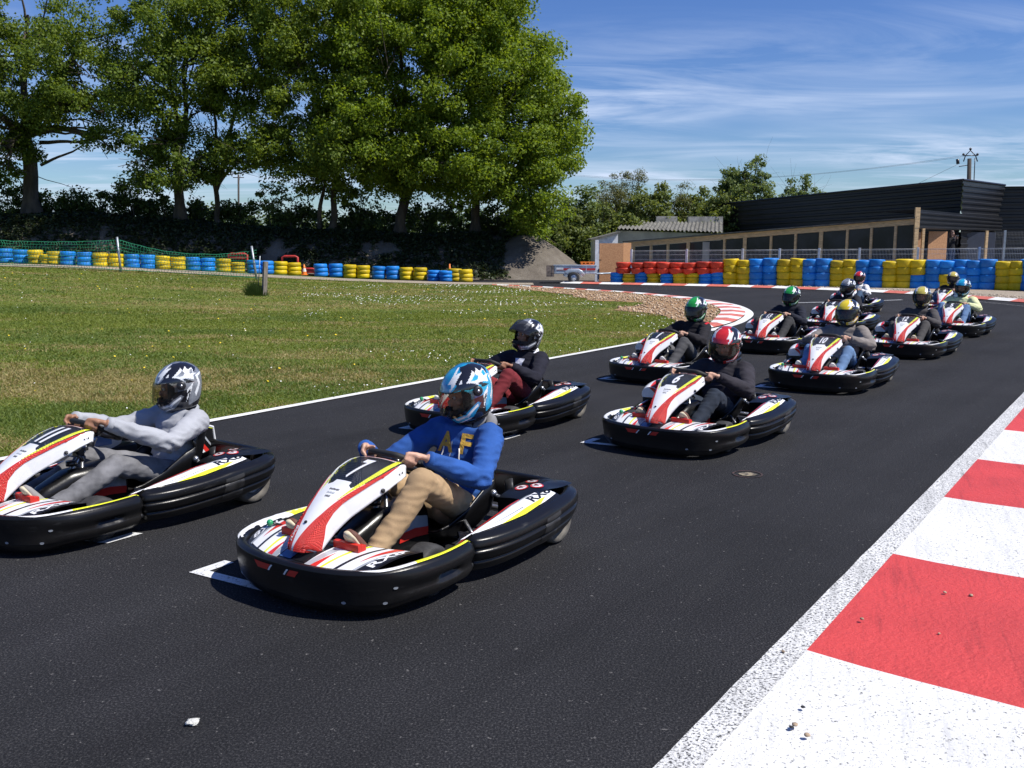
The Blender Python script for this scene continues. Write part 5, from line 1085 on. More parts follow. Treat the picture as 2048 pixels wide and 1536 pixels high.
# steering
WC = Vector((.125, 0, .565)); WN = Vector((-.50, 0, .866)).normalized(); W1 = Vector((0, 1, 0)); W2 = W1.cross(WN) * 1.0
if W2.x < 0: W2 = -W2
def rimpt(a, r_=.148): return WC + W1 * (r_ * math.cos(a)) + W2 * (r_ * (math.sin(a) if math.sin(a) < .80 else .80 + (math.sin(a) - .80) * .25))
mb = MB(); mb.tube([rimpt(6.2832 * i / 48) for i in range(48)], .0165, FOAM, 10, closed=True)
for a in (R(15), R(165), R(270)): mb.tube([WC - WN * .01, WC.lerp(rimpt(a), .5) - WN * .012, rimpt(a)], [(.010, .022), (.007, .020), (.008, .014)], STK, 8)
mb.tube([WC - WN * .03, WC + WN * .012], .038, STK, 14); mb.tube([WC + WN * .012, WC + WN * .016], .03, STR, 14); P(mb, 'steering_wheel')
mb = MB(); fcol = Vector((.44, 0, .16)); mb.tube([WC - WN * .03, fcol], .014, STEEL, 10); mb.tube([WC - WN * .05, WC - WN * .11], .03, STEEL, 10)
mb.tube([(.30, -.09, .10), (.235, -.015, .43)], .011, STEEL, 8); mb.tube([(.30, .09, .10), (.235, .015, .43)], .011, STEEL, 8); mb.box((.25, 0, .44), (.05, .06, .05), DKM, bev=.008); P(mb, 'steering_column')
mb = MB(); mb.ball((.31, .06, .50), (.055, .04, .045), TANK, 14); mb.tube([(.30, .06, .46), (.27, .09, .40)], .010, STK, 6); mb.box((.28, .075, .47), (.10, .02, .02), DKM, bev=.004); P(mb, 'brake_fluid_bottle')
# pedals
for s_ in (1, -1):
    mb = MB(); y = s_ * .20
    y = s_ * .235; y = s_ * .25; mb.box((.665, y, .20), (.040, .040, .18), REDM, bev=.005); mb.box((.685, y - s_ * .065, .275), (.030, .17, .046), REDM, bev=.009); mb.tube([(.685, y - s_ * .14, .275), (.685, y - s_ * .24, .28)], .009, STEEL, 8); mb.box((.685, y - s_ * .25, .28), (.035, .055, .038), REDM, bev=.009); mb.box((.645, y, .115), (.07, .035, .03), REDM, bev=.006)
    P(mb, 'pedal', angle=40)
# engine on the driver's right, its covers, and the rear covers
mb = MB(); mb.box((-.22, -.50, .22), (.36, .22, .24), DKM, bev=.02)
for k in range(7): mb.box((-.06, -.48, .15 + k * .028), (.12, .20, .010), DKM)
mb.tube([(-.06, -.40, .24), (.04, -.38, .28), (.10, -.42, .22), (-.02, -.52, .16)], .022, STEEL, 8); mb.tube([(-.36, -.50, .36), (-.36, -.50, .42)], .07, STK, 14); eng = P(mb, 'engine', angle=40)
def Scov(u, v):   # white and red fuel-and-airbox cover
    x = .08 - .34 * u; a = v * math.pi; r_ = .085 * math.sin(math.pi * (.12 + .76 * u)) ** .4; return (x + .02 * math.cos(a), -.46 - r_ * 1.25 * math.cos(a), .36 + .03 * u + r_ * 1.15 * math.sin(a))
mb = MB(); mb.surf(Scov, 20, 18, STW, 0, 1, -.15, 1.15); f = Scov
q = [Scov(0, -.15 + 1.3 * k / 18) for k in range(19)]; mb.add(q, [tuple(range(19))], STW); mb.patch(f, [(.02, .5), (.5, .45), (.98, .35), (.98, .82), (.5, .80), (.02, .92)], STR, .003, .05); mb.patch(f, [(.15, .60), (.35, .56), (.30, .72), (.6, .60), (.55, .74)], STW, .0045, .05)
mb.add([tuple(Vector(Scov(0, .45 + .1 * k)) + Vector((.003, 0, 0))) for k in range(7)], [tuple(range(7))], STR); P(mb, 'airbox_cover')
mb = MB(); mb.box((-.02, -.30, .42), (.26, .02, .07), STB, bev=.006); mb.box((.0, -.36, .47), (.14, .10, .05), STK, bev=.012); P(mb, 'engine_guard', angle=40)
def Srear(u, v):  # moulded cover in front of the rear wheel
    x = -.37 - .45 * u; y = .30 + .34 * v; z = .315 + .03 * math.sin(u * math.pi) + .015 * u - .05 * abs(v - .4) ** 1.5
    d = math.hypot((x + .68) / .17, (y - .54) / .13); 
    return (x, y, z - .02 * sm((1.1 - d)))
mb = MB(); mb.surf(Srear, 24, 14, PLA, 0, 1, 0, .62)
mb.surf(lambda u, v: (Srear(u, 0)[0], Srear(u, 0)[1], Srear(u, 0)[2] * (1 - v) + .1 * v), 20, 3, PLA); mb.surf(lambda u, v: (Srear(0, u * .62)[0], Srear(0, u * .62)[1], Srear(0, u * .62)[2] * (1 - v) + .1 * v), 10, 3, PLA)
for i, (u, v) in enumerate(((.30, .20), (.42, .40), (.58, .16))):
    rr_ = .085; mb.patch(Srear, ngon(u, v, rr_, rr_ * 1.32), STR, .003, .05); mb.patch(Srear, ngon(u, v, rr_ * .78, rr_ * 1.03), STW, .0042, .05)
    mb.patch(Srear, [(u - .04, v - .02), (u + .02, v - .06), (u + .03, v - .02), (u - .01, v + .05)], STK, .0052, .05); mb.patch(Srear, [(u - .055, v - .06), (u - .045, v - .07), (u + .055, v + .06), (u + .045, v + .07)], STR, .0058, .05)
for y in (.40,): mb.tube([(-.50, y, .27), (-.54, y, .325), (-.66, y, .35), (-.78, y, .325), (-.82, y, .27)], [.014] * 5, PLA, 8); P(mb, 'rear_wheel_cover')
mb = MB(); mb.tube([(-.50, .27, .20), (-.52, .27, .33), (-.54, .25, .36)], [(.03, .012)] * 3, PLB, 10); P(mb, 'hand_start_lever')
CEN[0] = Vector((-.7, -.8, .3))
mb = MB(); q = [(-.60, -.10, .50), (-.88, -.20, .40), (-.90, -.20, .24), (-.62, -.10, .22)]; q2 = [(x, y - .025, z) for x, y, z in q]; mb.add(q + q2, [(0, 1, 2, 3), (7, 6, 5, 4), (0, 4, 5, 1), (1, 5, 6, 2), (3, 2, 6, 7)], PLA)
fr = lambda u, v: tuple(Vector(q[0]).lerp(Vector(q[1]), u).lerp(Vector(q[3]).lerp(Vector(q[2]), u), v) + Vector((0, .001, 0)))
mb.patch(fr, [(.03, .10), (.03, .95), (.55, .95)], STW, .003, .2); mb.patch(fr, [(.06, .12), (.18, .16), (.72, .95), (.55, .95)], STR, .004, .2); mb.patch(fr, [(.35, .10), (.42, .10), (.92, .90), (.86, .92)], STG, .004, .2); mb.patch(fr, [(.02, .01), (.98, .02), (.98, .08), (.02, .07)], STY, .004, .2)
mb.tube([q[0], q[1], q[2]], .010, STW, 8); P(mb, 'rear_guard', smooth=False)
mb = MB(); mb.ball((.66, -.40, .285), .018, GRN, 10); mb.tube([(.60, -.38, .26), (.66, -.40, .285)], .008, STK, 6); P(mb, 'green_clip')

def number_plate(k, s):
    """White number on the black field of the fairing, reading upright from the front."""
    mb = MB(); w_ = .17 if len(s) == 1 else .145
    if s == '1': tr = [[Vector((.625, -.045, 0)), Vector((.885, -.045, 0)), Vector((.885, .045, 0))], [Vector((.625, -.045, 0)), Vector((.885, .045, 0)), Vector((.625, .045, 0))]]
    elif s == '11': tr = []; 
    else: tr = text_tris(s, (.755, 0), (0, .36 if len(s) == 1 else .27), (.25, 0), .03)
    if s == '11':
        for c_ in (-.13, .13): tr += [[Vector((.625, c_ - .06, 0)), Vector((.885, c_ - .06, 0)), Vector((.885, c_ + .06, 0))], [Vector((.625, c_ - .06, 0)), Vector((.885, c_ + .06, 0)), Vector((.625, c_ + .06, 0))]]
    CEN[0] = Vector((.1, 0, -.3)); mb.tris(Sfair, tr, STW, .0062, .05)
    f = [c for c in k.children if c.name.split('.')[0] == 'front_fairing'][0]
    return mb.build('race_number', f)

# ================================================================== HELMETS
HZ = [(-.150, .085, -.075, .075), (-.135, .118, -.098, .096), (-.105, .143, -.115, .112), (-.070, .152, -.130, .119), (-.030, .148, -.143, .124), (.010, .142, -.152, .128), (.050, .132, -.155, .126), (.085, .112, -.146, .115), (.115, .082, -.122, .095), (.138, .045, -.088, .066), (.150, .008, -.050, .036)]
def hsec(z):
    P_ = [(a[0], a[1:]) for a in HZ]
    z = min(max(z, HZ[0][0]), HZ[-1][0]); i = max(k for k in range(len(HZ)) if HZ[k][0] <= z); j = min(i + 1, len(HZ) - 1)
    p0, p1, p2, p3 = (np.array(HZ[max(i - 1, 0)][1:]), np.array(HZ[i][1:]), np.array(HZ[j][1:]), np.array(HZ[min(j + 1, len(HZ) - 1)][1:])); t_ = 0 if i == j else (z - HZ[i][0]) / (HZ[j][0] - HZ[i][0])
    return .5 * ((2 * p1) + (-p0 + p2) * t_ + (2 * p0 - 5 * p1 + 4 * p2 - p3) * t_ ** 2 + (-p0 + 3 * p1 - 3 * p2 + p3) * t_ ** 3)
def hpt(deg, z, off=0.0):
    xf, xb, w = hsec(z); xc = (xf + xb) / 2 - .01; a = R(deg); c_, s_ = math.cos(a), math.sin(a); e = .92
    rx = (xf - xc) if c_ > 0 else (xc - xb)
    return Vector((xc + (rx + off) * math.copysign(abs(c_) ** e, c_), (w + off) * math.copysign(abs(s_) ** e, s_), z))
def pip(x, y, poly):
    c_ = False; n = len(poly)
    for i in range(n):
        x1, y1 = poly[i]; x2, y2 = poly[i - 1]
        if (y1 > y) != (y2 > y) and x < (x2 - x1) * (y - y1) / (y2 - y1) + x1: c_ = not c_
    return c_
PORT = [(-80, -.030), (-66, -.070), (-40, -.082), (40, -.082), (66, -.070), (80, -.030), (80, .010), (66, .042), (0, .050), (-66, .042), (-80, .010)]
# helmet artwork: (material key, polygon in degrees round from the front, height) on each side
ART = [('k', [(38, .045), (52, .075), (40, .085), (62, .125), (55, .148), (150, .148), (158, .10), (140, .085), (120, .05), (82, .03), (60, .045)]),
       ('w', [(24, .085), (34, .115), (40, .148), (52, .148), (46, .122), (66, .128), (52, .098), (44, .070), (34, .052), (36, .085), (30, .085)]),
       ('c', [(40, .150), (120, .1485), (170, .138), (180, .130), (180, .151), (30, .151)]),
       ('w', [(55, .078), (66, .095), (63, .072)]), ('w', [(74, .070), (95, .118), (100, .100), (114, .122), (117, .098), (136, .106), (130, .072), (152, .062), (128, .052), (150, .015), (128, .03), (112, .046), (96, .052), (100, .034), (86, .06)]),
       ('c', [(84, .072), (98, .100), (104, .082), (96, .066)]), ('c', [(116, .092), (132, .098), (128, .074), (118, .07)]),
       ('k', [(100, .05), (128, .018), (104, .02)]), ('c', [(128, .06), (180, .085), (180, -.06), (150, -.095), (136, -.06), (150, -.02), (128, .02)]), ('w', [(134, .056), (168, .07), (168, .06), (142, .045), (152, .0), (142, -.05), (136, -.075), (130, -.05), (142, .0)]),
       ('w', [(105, -.02), (124, .015), (116, -.04), (104, -.095), (108, -.05)]), ('k', [(108, -.035), (116, -.015), (112, -.07)]), ('k', [(150, -.1), (180, -.06), (180, -.15), (88, -.15), (92, -.11), (110, -.12)]),
       ('c', [(18, -.10), (60, -.09), (92, -.045), (98, -.06), (78, -.115), (30, -.14), (16, -.135)]), ('w', [(30, -.105), (62, -.095), (58, -.106), (90, -.058), (92, -.07), (62, -.115), (64, -.105), (34, -.118)]), ('w', [(28, -.132), (72, -.116), (72, -.121), (28, -.138)]),
       ('k', [(0, -.082), (38, -.082), (60, -.078), (64, -.088), (20, -.100), (16, -.15), (0, -.15)]), ('w', [(31, .036), (35, .036), (37, .062), (32, .066)])]
HN, HM = 150, 84
HK = mat('helmet_black', (.012, .012, .016), .16, coat=1.0, var=.1); HWH = mat('helmet_white', (.72, .74, .76), .2, coat=1.0, var=.03); LIN = mat('helmet_lining', (.018, .018, .02), .9)
def hmats(col, col2):
    return [mat('helmet_%02d%02d%02d' % tuple(int(c * 99) for c in col), col, .22, coat=1.0, var=.06, col2=col2, vscale=9), HWH, HK]
def shell_mesh():
    vs, fs, mi, q = [], [], [], 0
    zs = [HZ[0][0] + (HZ[-1][0] - HZ[0][0]) * (i / HM) for i in range(HM + 1)]
    for z in zs:
        for j in range(HN): vs.append(hpt(-180 + 360 * j / HN, z))
    for i in range(HM):
        zc = (zs[i] + zs[i + 1]) / 2
        for j in range(HN):
            dg = -180 + 360 * (j + .5) / HN
            if pip(dg, zc, PORT): continue
            k = 'c'
            if zc < -.02 and abs(dg) < 110: k = 'k'
            for key, poly in ART:
                if pip(abs(dg), zc, poly): k = key
            fs.append((i * HN + j, i * HN + (j + 1) % HN, (i + 1) * HN + (j + 1) % HN, (i + 1) * HN + j)); mi.append('cwk'.index(k))
    o = len(vs); vs.append(Vector((-.02, 0, .1545)))
    for j in range(HN): fs.append((HM * HN + j, HM * HN + (j + 1) % HN, o)); mi.append(0)
    me = bpy.data.meshes.new('helmet_shell'); me.from_pydata([tuple(v) for v in vs], [], fs)
    for m in hmats((.5, .5, .5), (.4, .4, .4)): me.materials.append(m)
    me.polygons.foreach_set('material_index', mi); me.polygons.foreach_set('use_smooth', [True] * len(fs)); me.update(); return me
SHELL = shell_mesh()
def visor_mat(name, tint, alpha):
    m, t, b = nodes_of(name); b.inputs['Base Color'].default_value = (*tint, 1); b.inputs['Roughness'].default_value = .06; b.inputs['Specular IOR Level'].default_value = .6; b.inputs['Coat Weight'].default_value = .5
    tr = t.nodes.new('ShaderNodeBsdfTransparent'); tr.inputs[0].default_value = (*[min(1, c * 8 + .35) for c in tint], 1); fr = t.nodes.new('ShaderNodeLayerWeight'); fr.inputs[0].default_value = .25
    f = mathn('ADD', mathn('MULTIPLY', fr.outputs['Facing'], 1 - alpha, tree=t), alpha, tree=t); mx = t.nodes.new('ShaderNodeMixShader'); t.links.new(f, mx.inputs[0]); t.links.new(tr.outputs[0], mx.inputs[1]); t.links.new(b.outputs[0], mx.inputs[2]); t.links.new(mx.outputs[0], t.nodes['Material Output'].inputs['Surface']); return m
V_CLEAR = visor_mat('clear_visor', (.06, .055, .045), .10); V_DARK = visor_mat('smoked_visor', (.02, .02, .022), .45)
def visor_mesh():
    mb = MB(); nu, nv = 44, 14
    def S(u, v):
        dg = -86 + 172 * u; tp = .056 - .020 * abs(dg / 86) ** 2; bt = -.076 + .048 * abs(dg / 86) ** 3; return hpt(dg, bt + (tp - bt) * v, .007 + .012 * (1 - abs(dg / 86) ** 2) * (1 - v))
    mb.surf(S, nu, nv, V_CLEAR); o = mb.build('visor'); d = o.data; bpy.data.objects.remove(o)
    hs_ = []
    for sg in (1, -1):
        mb = MB(); c_ = hpt(sg * 92, .012, .005); mb.lathe([(0, .010), (.020, .010), (.026, .006), (.028, 0)], DKM, 20, Matrix.Translation(c_) @ Matrix.Rotation(-sg * R(90), 4, 'X')); mb.lathe([(0, .013), (.008, .013), (.009, .009)], STEEL, 12, Matrix.Translation(c_) @ Matrix.Rotation(-sg * R(90), 4, 'X'))
        o = mb.build('visor_hinge'); hs_.append(o.data); bpy.data.objects.remove(o)
    e = hs_
    mb = MB(); mb.surf(lambda u, v: hpt(-180 + 360 * u, -.145 + .275 * v, -.012), 48, 12, LIN)
    mb.v = [v for v in mb.v]; keep = [f for f in mb.f if not all(pip(math.degrees(math.atan2(mb.v[i][1], mb.v[i][0])), mb.v[i][2], [(-62, -.07), (62, -.07), (62, .04), (-62, .04)]) for i in f)]
    mb.f = keep; mb.m = mb.m[:len(keep)]; mb.tube([hpt(-180 + 10 * k, -.150, -.004) for k in range(36)], .009, LIN, 6, closed=True); mb.lathe([(.085, -.15), (.06, -.135)], LIN, 24)
    o = mb.build('helmet_lining'); f = o.data; bpy.data.objects.remove(o)
    return d, e, f
VISOR, HINGE, LINING = visor_mesh()
def add_helmet(person, loc, yaw, pitch, roll, col, col2, visor='clear', up=0):
    h = bpy.data.objects.new('helmet', SHELL); COL.objects.link(h); h.parent = person; h.location = loc; h.rotation_euler = (R(roll), R(pitch), R(yaw)); h.scale = (1.06, 1.06, 1.06)
    for i, m in enumerate(hmats(col, col2)): h.material_slots[i].link = 'OBJECT'; h.material_slots[i].material = m
    v = bpy.data.objects.new('visor', VISOR); COL.objects.link(v); v.parent = h; v.material_slots[0].link = 'OBJECT'; v.material_slots[0].material = V_CLEAR if visor == 'clear' else V_DARK
    if up:
        c_ = hpt(92, .012); v.matrix_local = Matrix.Translation((c_.x, 0, c_.z)) @ Matrix.Rotation(R(-up), 4, 'Y') @ Matrix.Translation((-c_.x, 0, -c_.z)) @ Matrix.Scale(1.03, 4)
    for e in HINGE: g = bpy.data.objects.new('visor_hinge', e); COL.objects.link(g); g.parent = h
    l = bpy.data.objects.new('helmet_lining', LINING); COL.objects.link(l); l.parent = h
    return h

# ================================================================== DRIVERS
def skin(name, c): return mat(name, c, .55, spec=.4, var=.10, vscale=14, col2=tuple(x * .82 for x in c))
SK1 = skin('fair_skin', (.56, .33, .235)); SK2 = skin('tanned_skin', (.33, .165, .098))
def cloth(name, c, v=.18, sheen=.02, sc=5): return mat('cloth_' + name, c, .85, spec=.2, var=v, vscale=sc, bump=.25, bscale=160, bdist=.003, sheen=sheen)
EYEW = mat('eye_white', (.6, .58, .55), .3); EYED = mat('dark_iris', (.02, .012, .008), .2)
def wrinkle(me, amp, foci, seed):
    """Press soft creases into a garment, strongest round the bent joints."""
    n = len(me.vertices); P_ = np.empty(n * 3, np.float32); me.vertices.foreach_get('co', P_); P_ = P_.reshape(-1, 3)
    N_ = np.empty(n * 3, np.float32); me.vertex_normals.foreach_get('vector', N_); N_ = N_.reshape(-1, 3)
    w = np.full(n, .45)
    for c_, r_ in foci: w = np.maximum(w, np.exp(-(np.linalg.norm(P_ - np.array(c_), axis=1) / r_) ** 2))
    f = np.empty(n)
    for i, p in enumerate(P_.tolist()):
        q = Vector((p[0] * 7 + p[2] * 11 + seed, p[1] * 7, p[2] * 19 - p[0] * 9)); a = 1 - 2.2 * abs(noise.noise(q)); f[i] = a + .35 * noise.noise(q * 2.3) - .35
    P_ += N_ * (amp * w * f)[:, None]; me.vertices.foreach_set('co', P_.ravel()); me.update()
def ell(mb, c_, rx, ry, rz, m, rot=None): mb.ball(c_, (rx, ry, rz), m, 20, rot)
def lerpv(a, b_, t_): return Vector(a).lerp(Vector(b_), t_)
def hand_pts(sd, ang):
    """Joints of a hand closed round the steering wheel rim at angle ang; returns wrist and finger chains."""
    c_ = rimpt(ang); out = (c_ - WC).normalized(); tg = (rimpt(ang + .05) - rimpt(ang - .05)).normalized()
    if tg.dot(W2) < 0: tg = -tg
    n = WN; wrist = c_ + out * .050 - tg * .072 + n * .034; ch = []
    for i in range(4):
        o = .036 - .0215 * i; s_ = (1, 1.06, 1.0, .86)[i]; k = c_ + tg * (o * .95)
        ch.append(([k + out * .040 + n * .020, k + out * .040 * s_ - n * .012, k + out * .006 - n * .034 * s_, k - out * .024 * s_ - n * .022, k - out * .028 + n * .002], [.0105, .0102, .0092, .0082, .0068]))
    th = ([wrist + tg * .022 + n * .004 - out * .004, c_ + out * .024 + n * .030 - tg * .026, c_ + n * .034 - tg * .004 - out * .004, c_ - out * .012 + n * .030 + tg * .018], [.0135, .0125, .0105, .0080])
    return wrist, ch, th, c_, out, tg, n
def driver(kart_o, label, jacket, trousers, shoe, sole, skin_m, helm, pose=None, short=False, res=.0105, extra=None):
    p = dict(hand=(R(8), R(172)), elbow=.36, ez=.47, knee=.50, kx=.20, head=(-.50, 0, .875), yaw=0, pitch=4, roll=0, lean=0, sh=.62, ky=.235, visor='clear', up=0, bulk=1.0, ex=-.13); p.update(pose or {})
    root = thing('person', label, 'person', kart_o.location, kart_o.rotation_euler.z, 'drivers seated in the karts'); B = p['bulk']
    hd = Vector(p['head']); nk = Vector((hd.x - .045, hd.y * .6, hd.z - .185)); lean = p['lean']
    sho = {s: Vector((-.475 + lean, s * .188 * B, p['sh'])) for s in (1, -1)}; er = random.Random(label + 'e'); eq = lambda a: er.uniform(-a, a); elb = {s: Vector((p['ex'] + lean * .5 + eq(.03), s * (p['elbow'] + eq(.025)), p['ez'] + eq(.03))) for s in (1, -1)}; p['roll'] += eq(5)
    H_ = {s: hand_pts(s, p['hand'][0 if s > 0 else 1] + eq(.16)) for s in (1, -1)}
    hip = {s: Vector((-.36, s * .096, .19)) for s in (1, -1)}; vr = random.Random(label); vq = lambda a: vr.uniform(-a, a)
    kn = {s: Vector((p['kx'] + vq(.03), s * (p['ky'] + vq(.02)), p['knee'] + (vq(.03) if s < 0 else 0))) for s in (1, -1)}; an = {s: Vector((.53 + vq(.012), s * .20, .19 + vq(.012))) for s in (1, -1)}
    # continuous body under the clothes: head with face, neck, trunk, arms, hands with fingers, legs
    mb = MB(); fw = Matrix.Rotation(R(p['yaw']), 3, 'Z') @ Matrix.Rotation(R(p['pitch']), 3, 'Y'); F_ = lambda x, y, z: hd + fw @ Vector((x, y, z))
    ell(mb, F_(.0, 0, .03), .098, .078, .095, skin_m, fw); ell(mb, F_(.035, 0, -.045), .068, .058, .075, skin_m, fw); ell(mb, F_(.112, 0, -.028), .016, .014, .022, skin_m, fw); ell(mb, F_(.094, 0, .0), .014, .011, .032, skin_m, fw); ell(mb, F_(.082, 0, .018), .018, .055, .012, skin_m, fw)
    ell(mb, F_(.095, 0, -.066), .012, .024, .007, skin_m, fw); ell(mb, F_(.092, 0, -.078), .012, .020, .007, skin_m, fw); ell(mb, F_(.082, 0, -.108), .018, .022, .016, skin_m, fw)
    for s in (1, -1): ell(mb, F_(.070, s * .042, -.030), .022, .024, .020, skin_m, fw); ell(mb, F_(-.005, s * .080, -.01), .018, .010, .030, skin_m, fw)
    mb.tube([F_(-.02, 0, -.06), nk, nk + Vector((-.01, 0, -.08))], [.060, .058, .075], skin_m, 14)
    mb.tube([nk + Vector((-.01, 0, -.05)), Vector((-.475 + lean, 0, .55)), Vector((-.44, 0, .36)), Vector((-.38, 0, .18))], [(.07, .10), (.15, .09), (.125, .085), (.14, .09)], skin_m, 16)
    for s in (1, -1):
        wr, ch, th, c_, out, tg, n = H_[s]
        mb.tube([sho[s], lerpv(sho[s], elb[s], .5), elb[s], lerpv(elb[s], wr, .35), wr], [.045, .042, .036, .038, .0255], skin_m, 12)
        for k_, (pts, rr) in enumerate(ch): mb.tube([wr + tg * .004, lerpv(wr, pts[0], .55) + n * .004, pts[0]], [.0165, .0150, .0120], skin_m, 8); mb.tube(pts, rr, skin_m, 8); mb.ball(pts[-1], rr[-1], skin_m, 8); mb.ball(pts[1], rr[1] * 1.08, skin_m, 8)
        mb.tube(th[0], th[1], skin_m, 8); mb.ball(th[0][-1], th[1][-1], skin_m, 8); ell(mb, lerpv(wr, ch[1][0][0], .55), .022, .022, .018, skin_m)
        mb.tube([hip[s], kn[s], an[s]], [.070, .050, .036], skin_m, 10); mb.tube([an[s], an[s] + Vector((.08, 0, .03))], [.036, .03], skin_m, 8)
    b_ = mb.build('body', root); remesh(b_, .0062 if res < .0102 else .0085, 2)
    for s in (1, -1):
        mb = MB(); mb.ball(F_(.088, s * .033, .002), .011, EYEW, 10); mb.ball(F_(.096, s * .033, .002), .006, EYED, 8); e = mb.build('eye', root)
    # jacket
    mb = MB(); J = jacket
    mb.tube([nk + Vector((-.012, 0, .010)), nk + Vector((-.018, 0, -.045)), Vector((-.492 + lean, 0, p['sh'] + .005)), Vector((-.47 + lean, 0, .50)), Vector((-.435 + lean * .6, 0, .36)), Vector((-.40, 0, .24)), Vector((-.375, 0, .17))],
            [(.070, .068), (.105, .085), (.172 * B, .105), (.188 * B, .128 * B), (.176 * B, .130 * B), (.172 * B, .122), (.150 * B, .100)], J, 24)
    foci = []
    for s in (1, -1):
        wr = H_[s][0]; fa = lerpv(elb[s], wr, .93) if not short else elb[s]
        mb.ball(sho[s] + Vector((0, -s * .01, -.005)), .086 * B, J, 16); up_ = lerpv(sho[s], elb[s], .5) + Vector((0, s * .008, 0))
        if short: mb.tube([sho[s], up_, lerpv(sho[s], elb[s], .72)], [.078, .072, .070], J, 16)
        else: mb.tube([sho[s], up_, elb[s] + Vector((-.01, s * .004, -.006)), lerpv(elb[s], wr, .3), lerpv(elb[s], wr, .7), fa], [.080 * B, .070 * B, .064 * B, .062 * B, .050, .043], J, 16); mb.ball(elb[s], .062 * B, J, 14)
        foci += [(elb[s], .13), (sho[s] + Vector((.05, -s * .02, -.10)), .12), (Vector((-.34, s * .12, .28)), .13)]
    jk = mb.build('jacket', root); remesh(jk, res, 3); wrinkle(jk.data, .015, foci, 3.3 * len(label)); jk.data.update()
    if not short:
        for s in (1, -1):
            wr = H_[s][0]; mb = MB(); a = lerpv(elb[s], wr, .90); c_ = lerpv(elb[s], wr, .985); mb.tube([a, lerpv(a, c_, .3), c_, lerpv(a, c_, .9)], [.042, .0445, .041, .034], J, 16, cap=False); mb.build('cuff', root)
    mb = MB(); cr = [nk + Vector((.075 * math.cos(a) - .006, .076 * math.sin(a), .010 - .030 * math.cos(a))) for a in [6.2832 * k / 24 for k in range(24)]]; mb.tube(cr, [(.013, .020)] * 24, (extra or {}).get('collar', J), 8, closed=True); mb.build('collar', root)
    # trousers
    mb = MB(); T_ = trousers; ell(mb, (-.345, 0, .185), .120, .155 * B, .095, T_)
    foci = []
    for s in (1, -1):
        mid = lerpv(hip[s], kn[s], .5) + Vector((0, s * .008, .004)); cf = lerpv(kn[s], an[s], .5) + Vector((-.012, 0, -.012))
        mb.tube([hip[s], mid, kn[s] + Vector((-.02, 0, -.008))], [.092, .085, .070], T_, 18); mb.ball(kn[s], .071, T_, 14); mb.tube([kn[s], cf, lerpv(kn[s], an[s], .97)], [.069, .063, .054], T_, 18)
        foci += [(kn[s] + Vector((-.02, 0, -.08)), .11), (an[s], .10), (hip[s] + Vector((.06, 0, .04)), .11)]
    tr = mb.build('trousers', root); remesh(tr, res, 3); wrinkle(tr.data, .0115, foci, 1.7 * len(label) + 5); tr.data.update()
    for s in (1, -1):
        mb = MB(); a = an[s]; d = Vector((.55, 0, .83)).normalized(); q = Vector((-.83, 0, .55))
        heel = a + Vector((.005, 0, -.075)); sec = [(-.02, .036, .045), (.05, .040, .050), (.12, .042, .042), (.19, .045, .032), (.25, .038, .022), (.275, .020, .012)]
        mb.tube([heel + d * x + q * (.035 - .03 * (x > .1)) for x, w_, h_ in sec], [(w_, h_) for x, w_, h_ in sec], shoe, 16); mb.tube([a + Vector((-.02, 0, .03)), heel + d * .03 + q * .03], [.046, .045], shoe, 14)
        sh_ = mb.build('shoe', root); mb = MB(); sl = [(-.028, .030), (.05, .036), (.12, .040), (.19, .047), (.25, .040), (.282, .018)]; mb.tube([heel + d * x - q * .012 for x, w_ in sl], [(w_, .012) for x, w_ in sl], sole, 14); mb.build('sole', sh_)
    add_helmet(root, hd + Vector((.0, 0, .0)), p['yaw'], p['pitch'], p['roll'], *helm, visor=p['visor'], up=p['up'])
    mb = MB(); mb.tube([F_(.02, .09, -.13), F_(.045, .05, -.185), F_(.045, -.05, -.185), F_(.02, -.09, -.13)], [(.003, .012)] * 4, LIN, 6); mb.build('chin_strap', root)
    return root, dict(jk=jk, tr=tr, nk=nk, sho=sho, elb=elb, H=H_, hd=hd)
def stamp(root, parent, s, m, org, ux, uy, size, dirv, name, off=.004, bold=.03):
    """Lettering laid onto a garment by casting it along dirv."""
    me = parent.data; bvh = BVHTree.FromPolygons([v.co.copy() for v in me.vertices], [tuple(f.vertices) for f in me.polygons]); mb = MB(); O_, X_, Y_ = Vector(org), Vector(ux).normalized(), Vector(uy).normalized(); dv = Vector(dirv).normalized()
    def S(a, b):
        q = O_ + X_ * a + Y_ * b; h = bvh.ray_cast(q - dv * .5, dv); return tuple((h[0] - dv * off) if h[0] is not None else q)
    if isinstance(s, str): mb.tris(S, text_tris(s, (0, 0), (size, 0), (0, size), bold), m, 0, .02)
    else: mb.patch(S, s, m, 0, .02)
    return mb.build(name, parent)

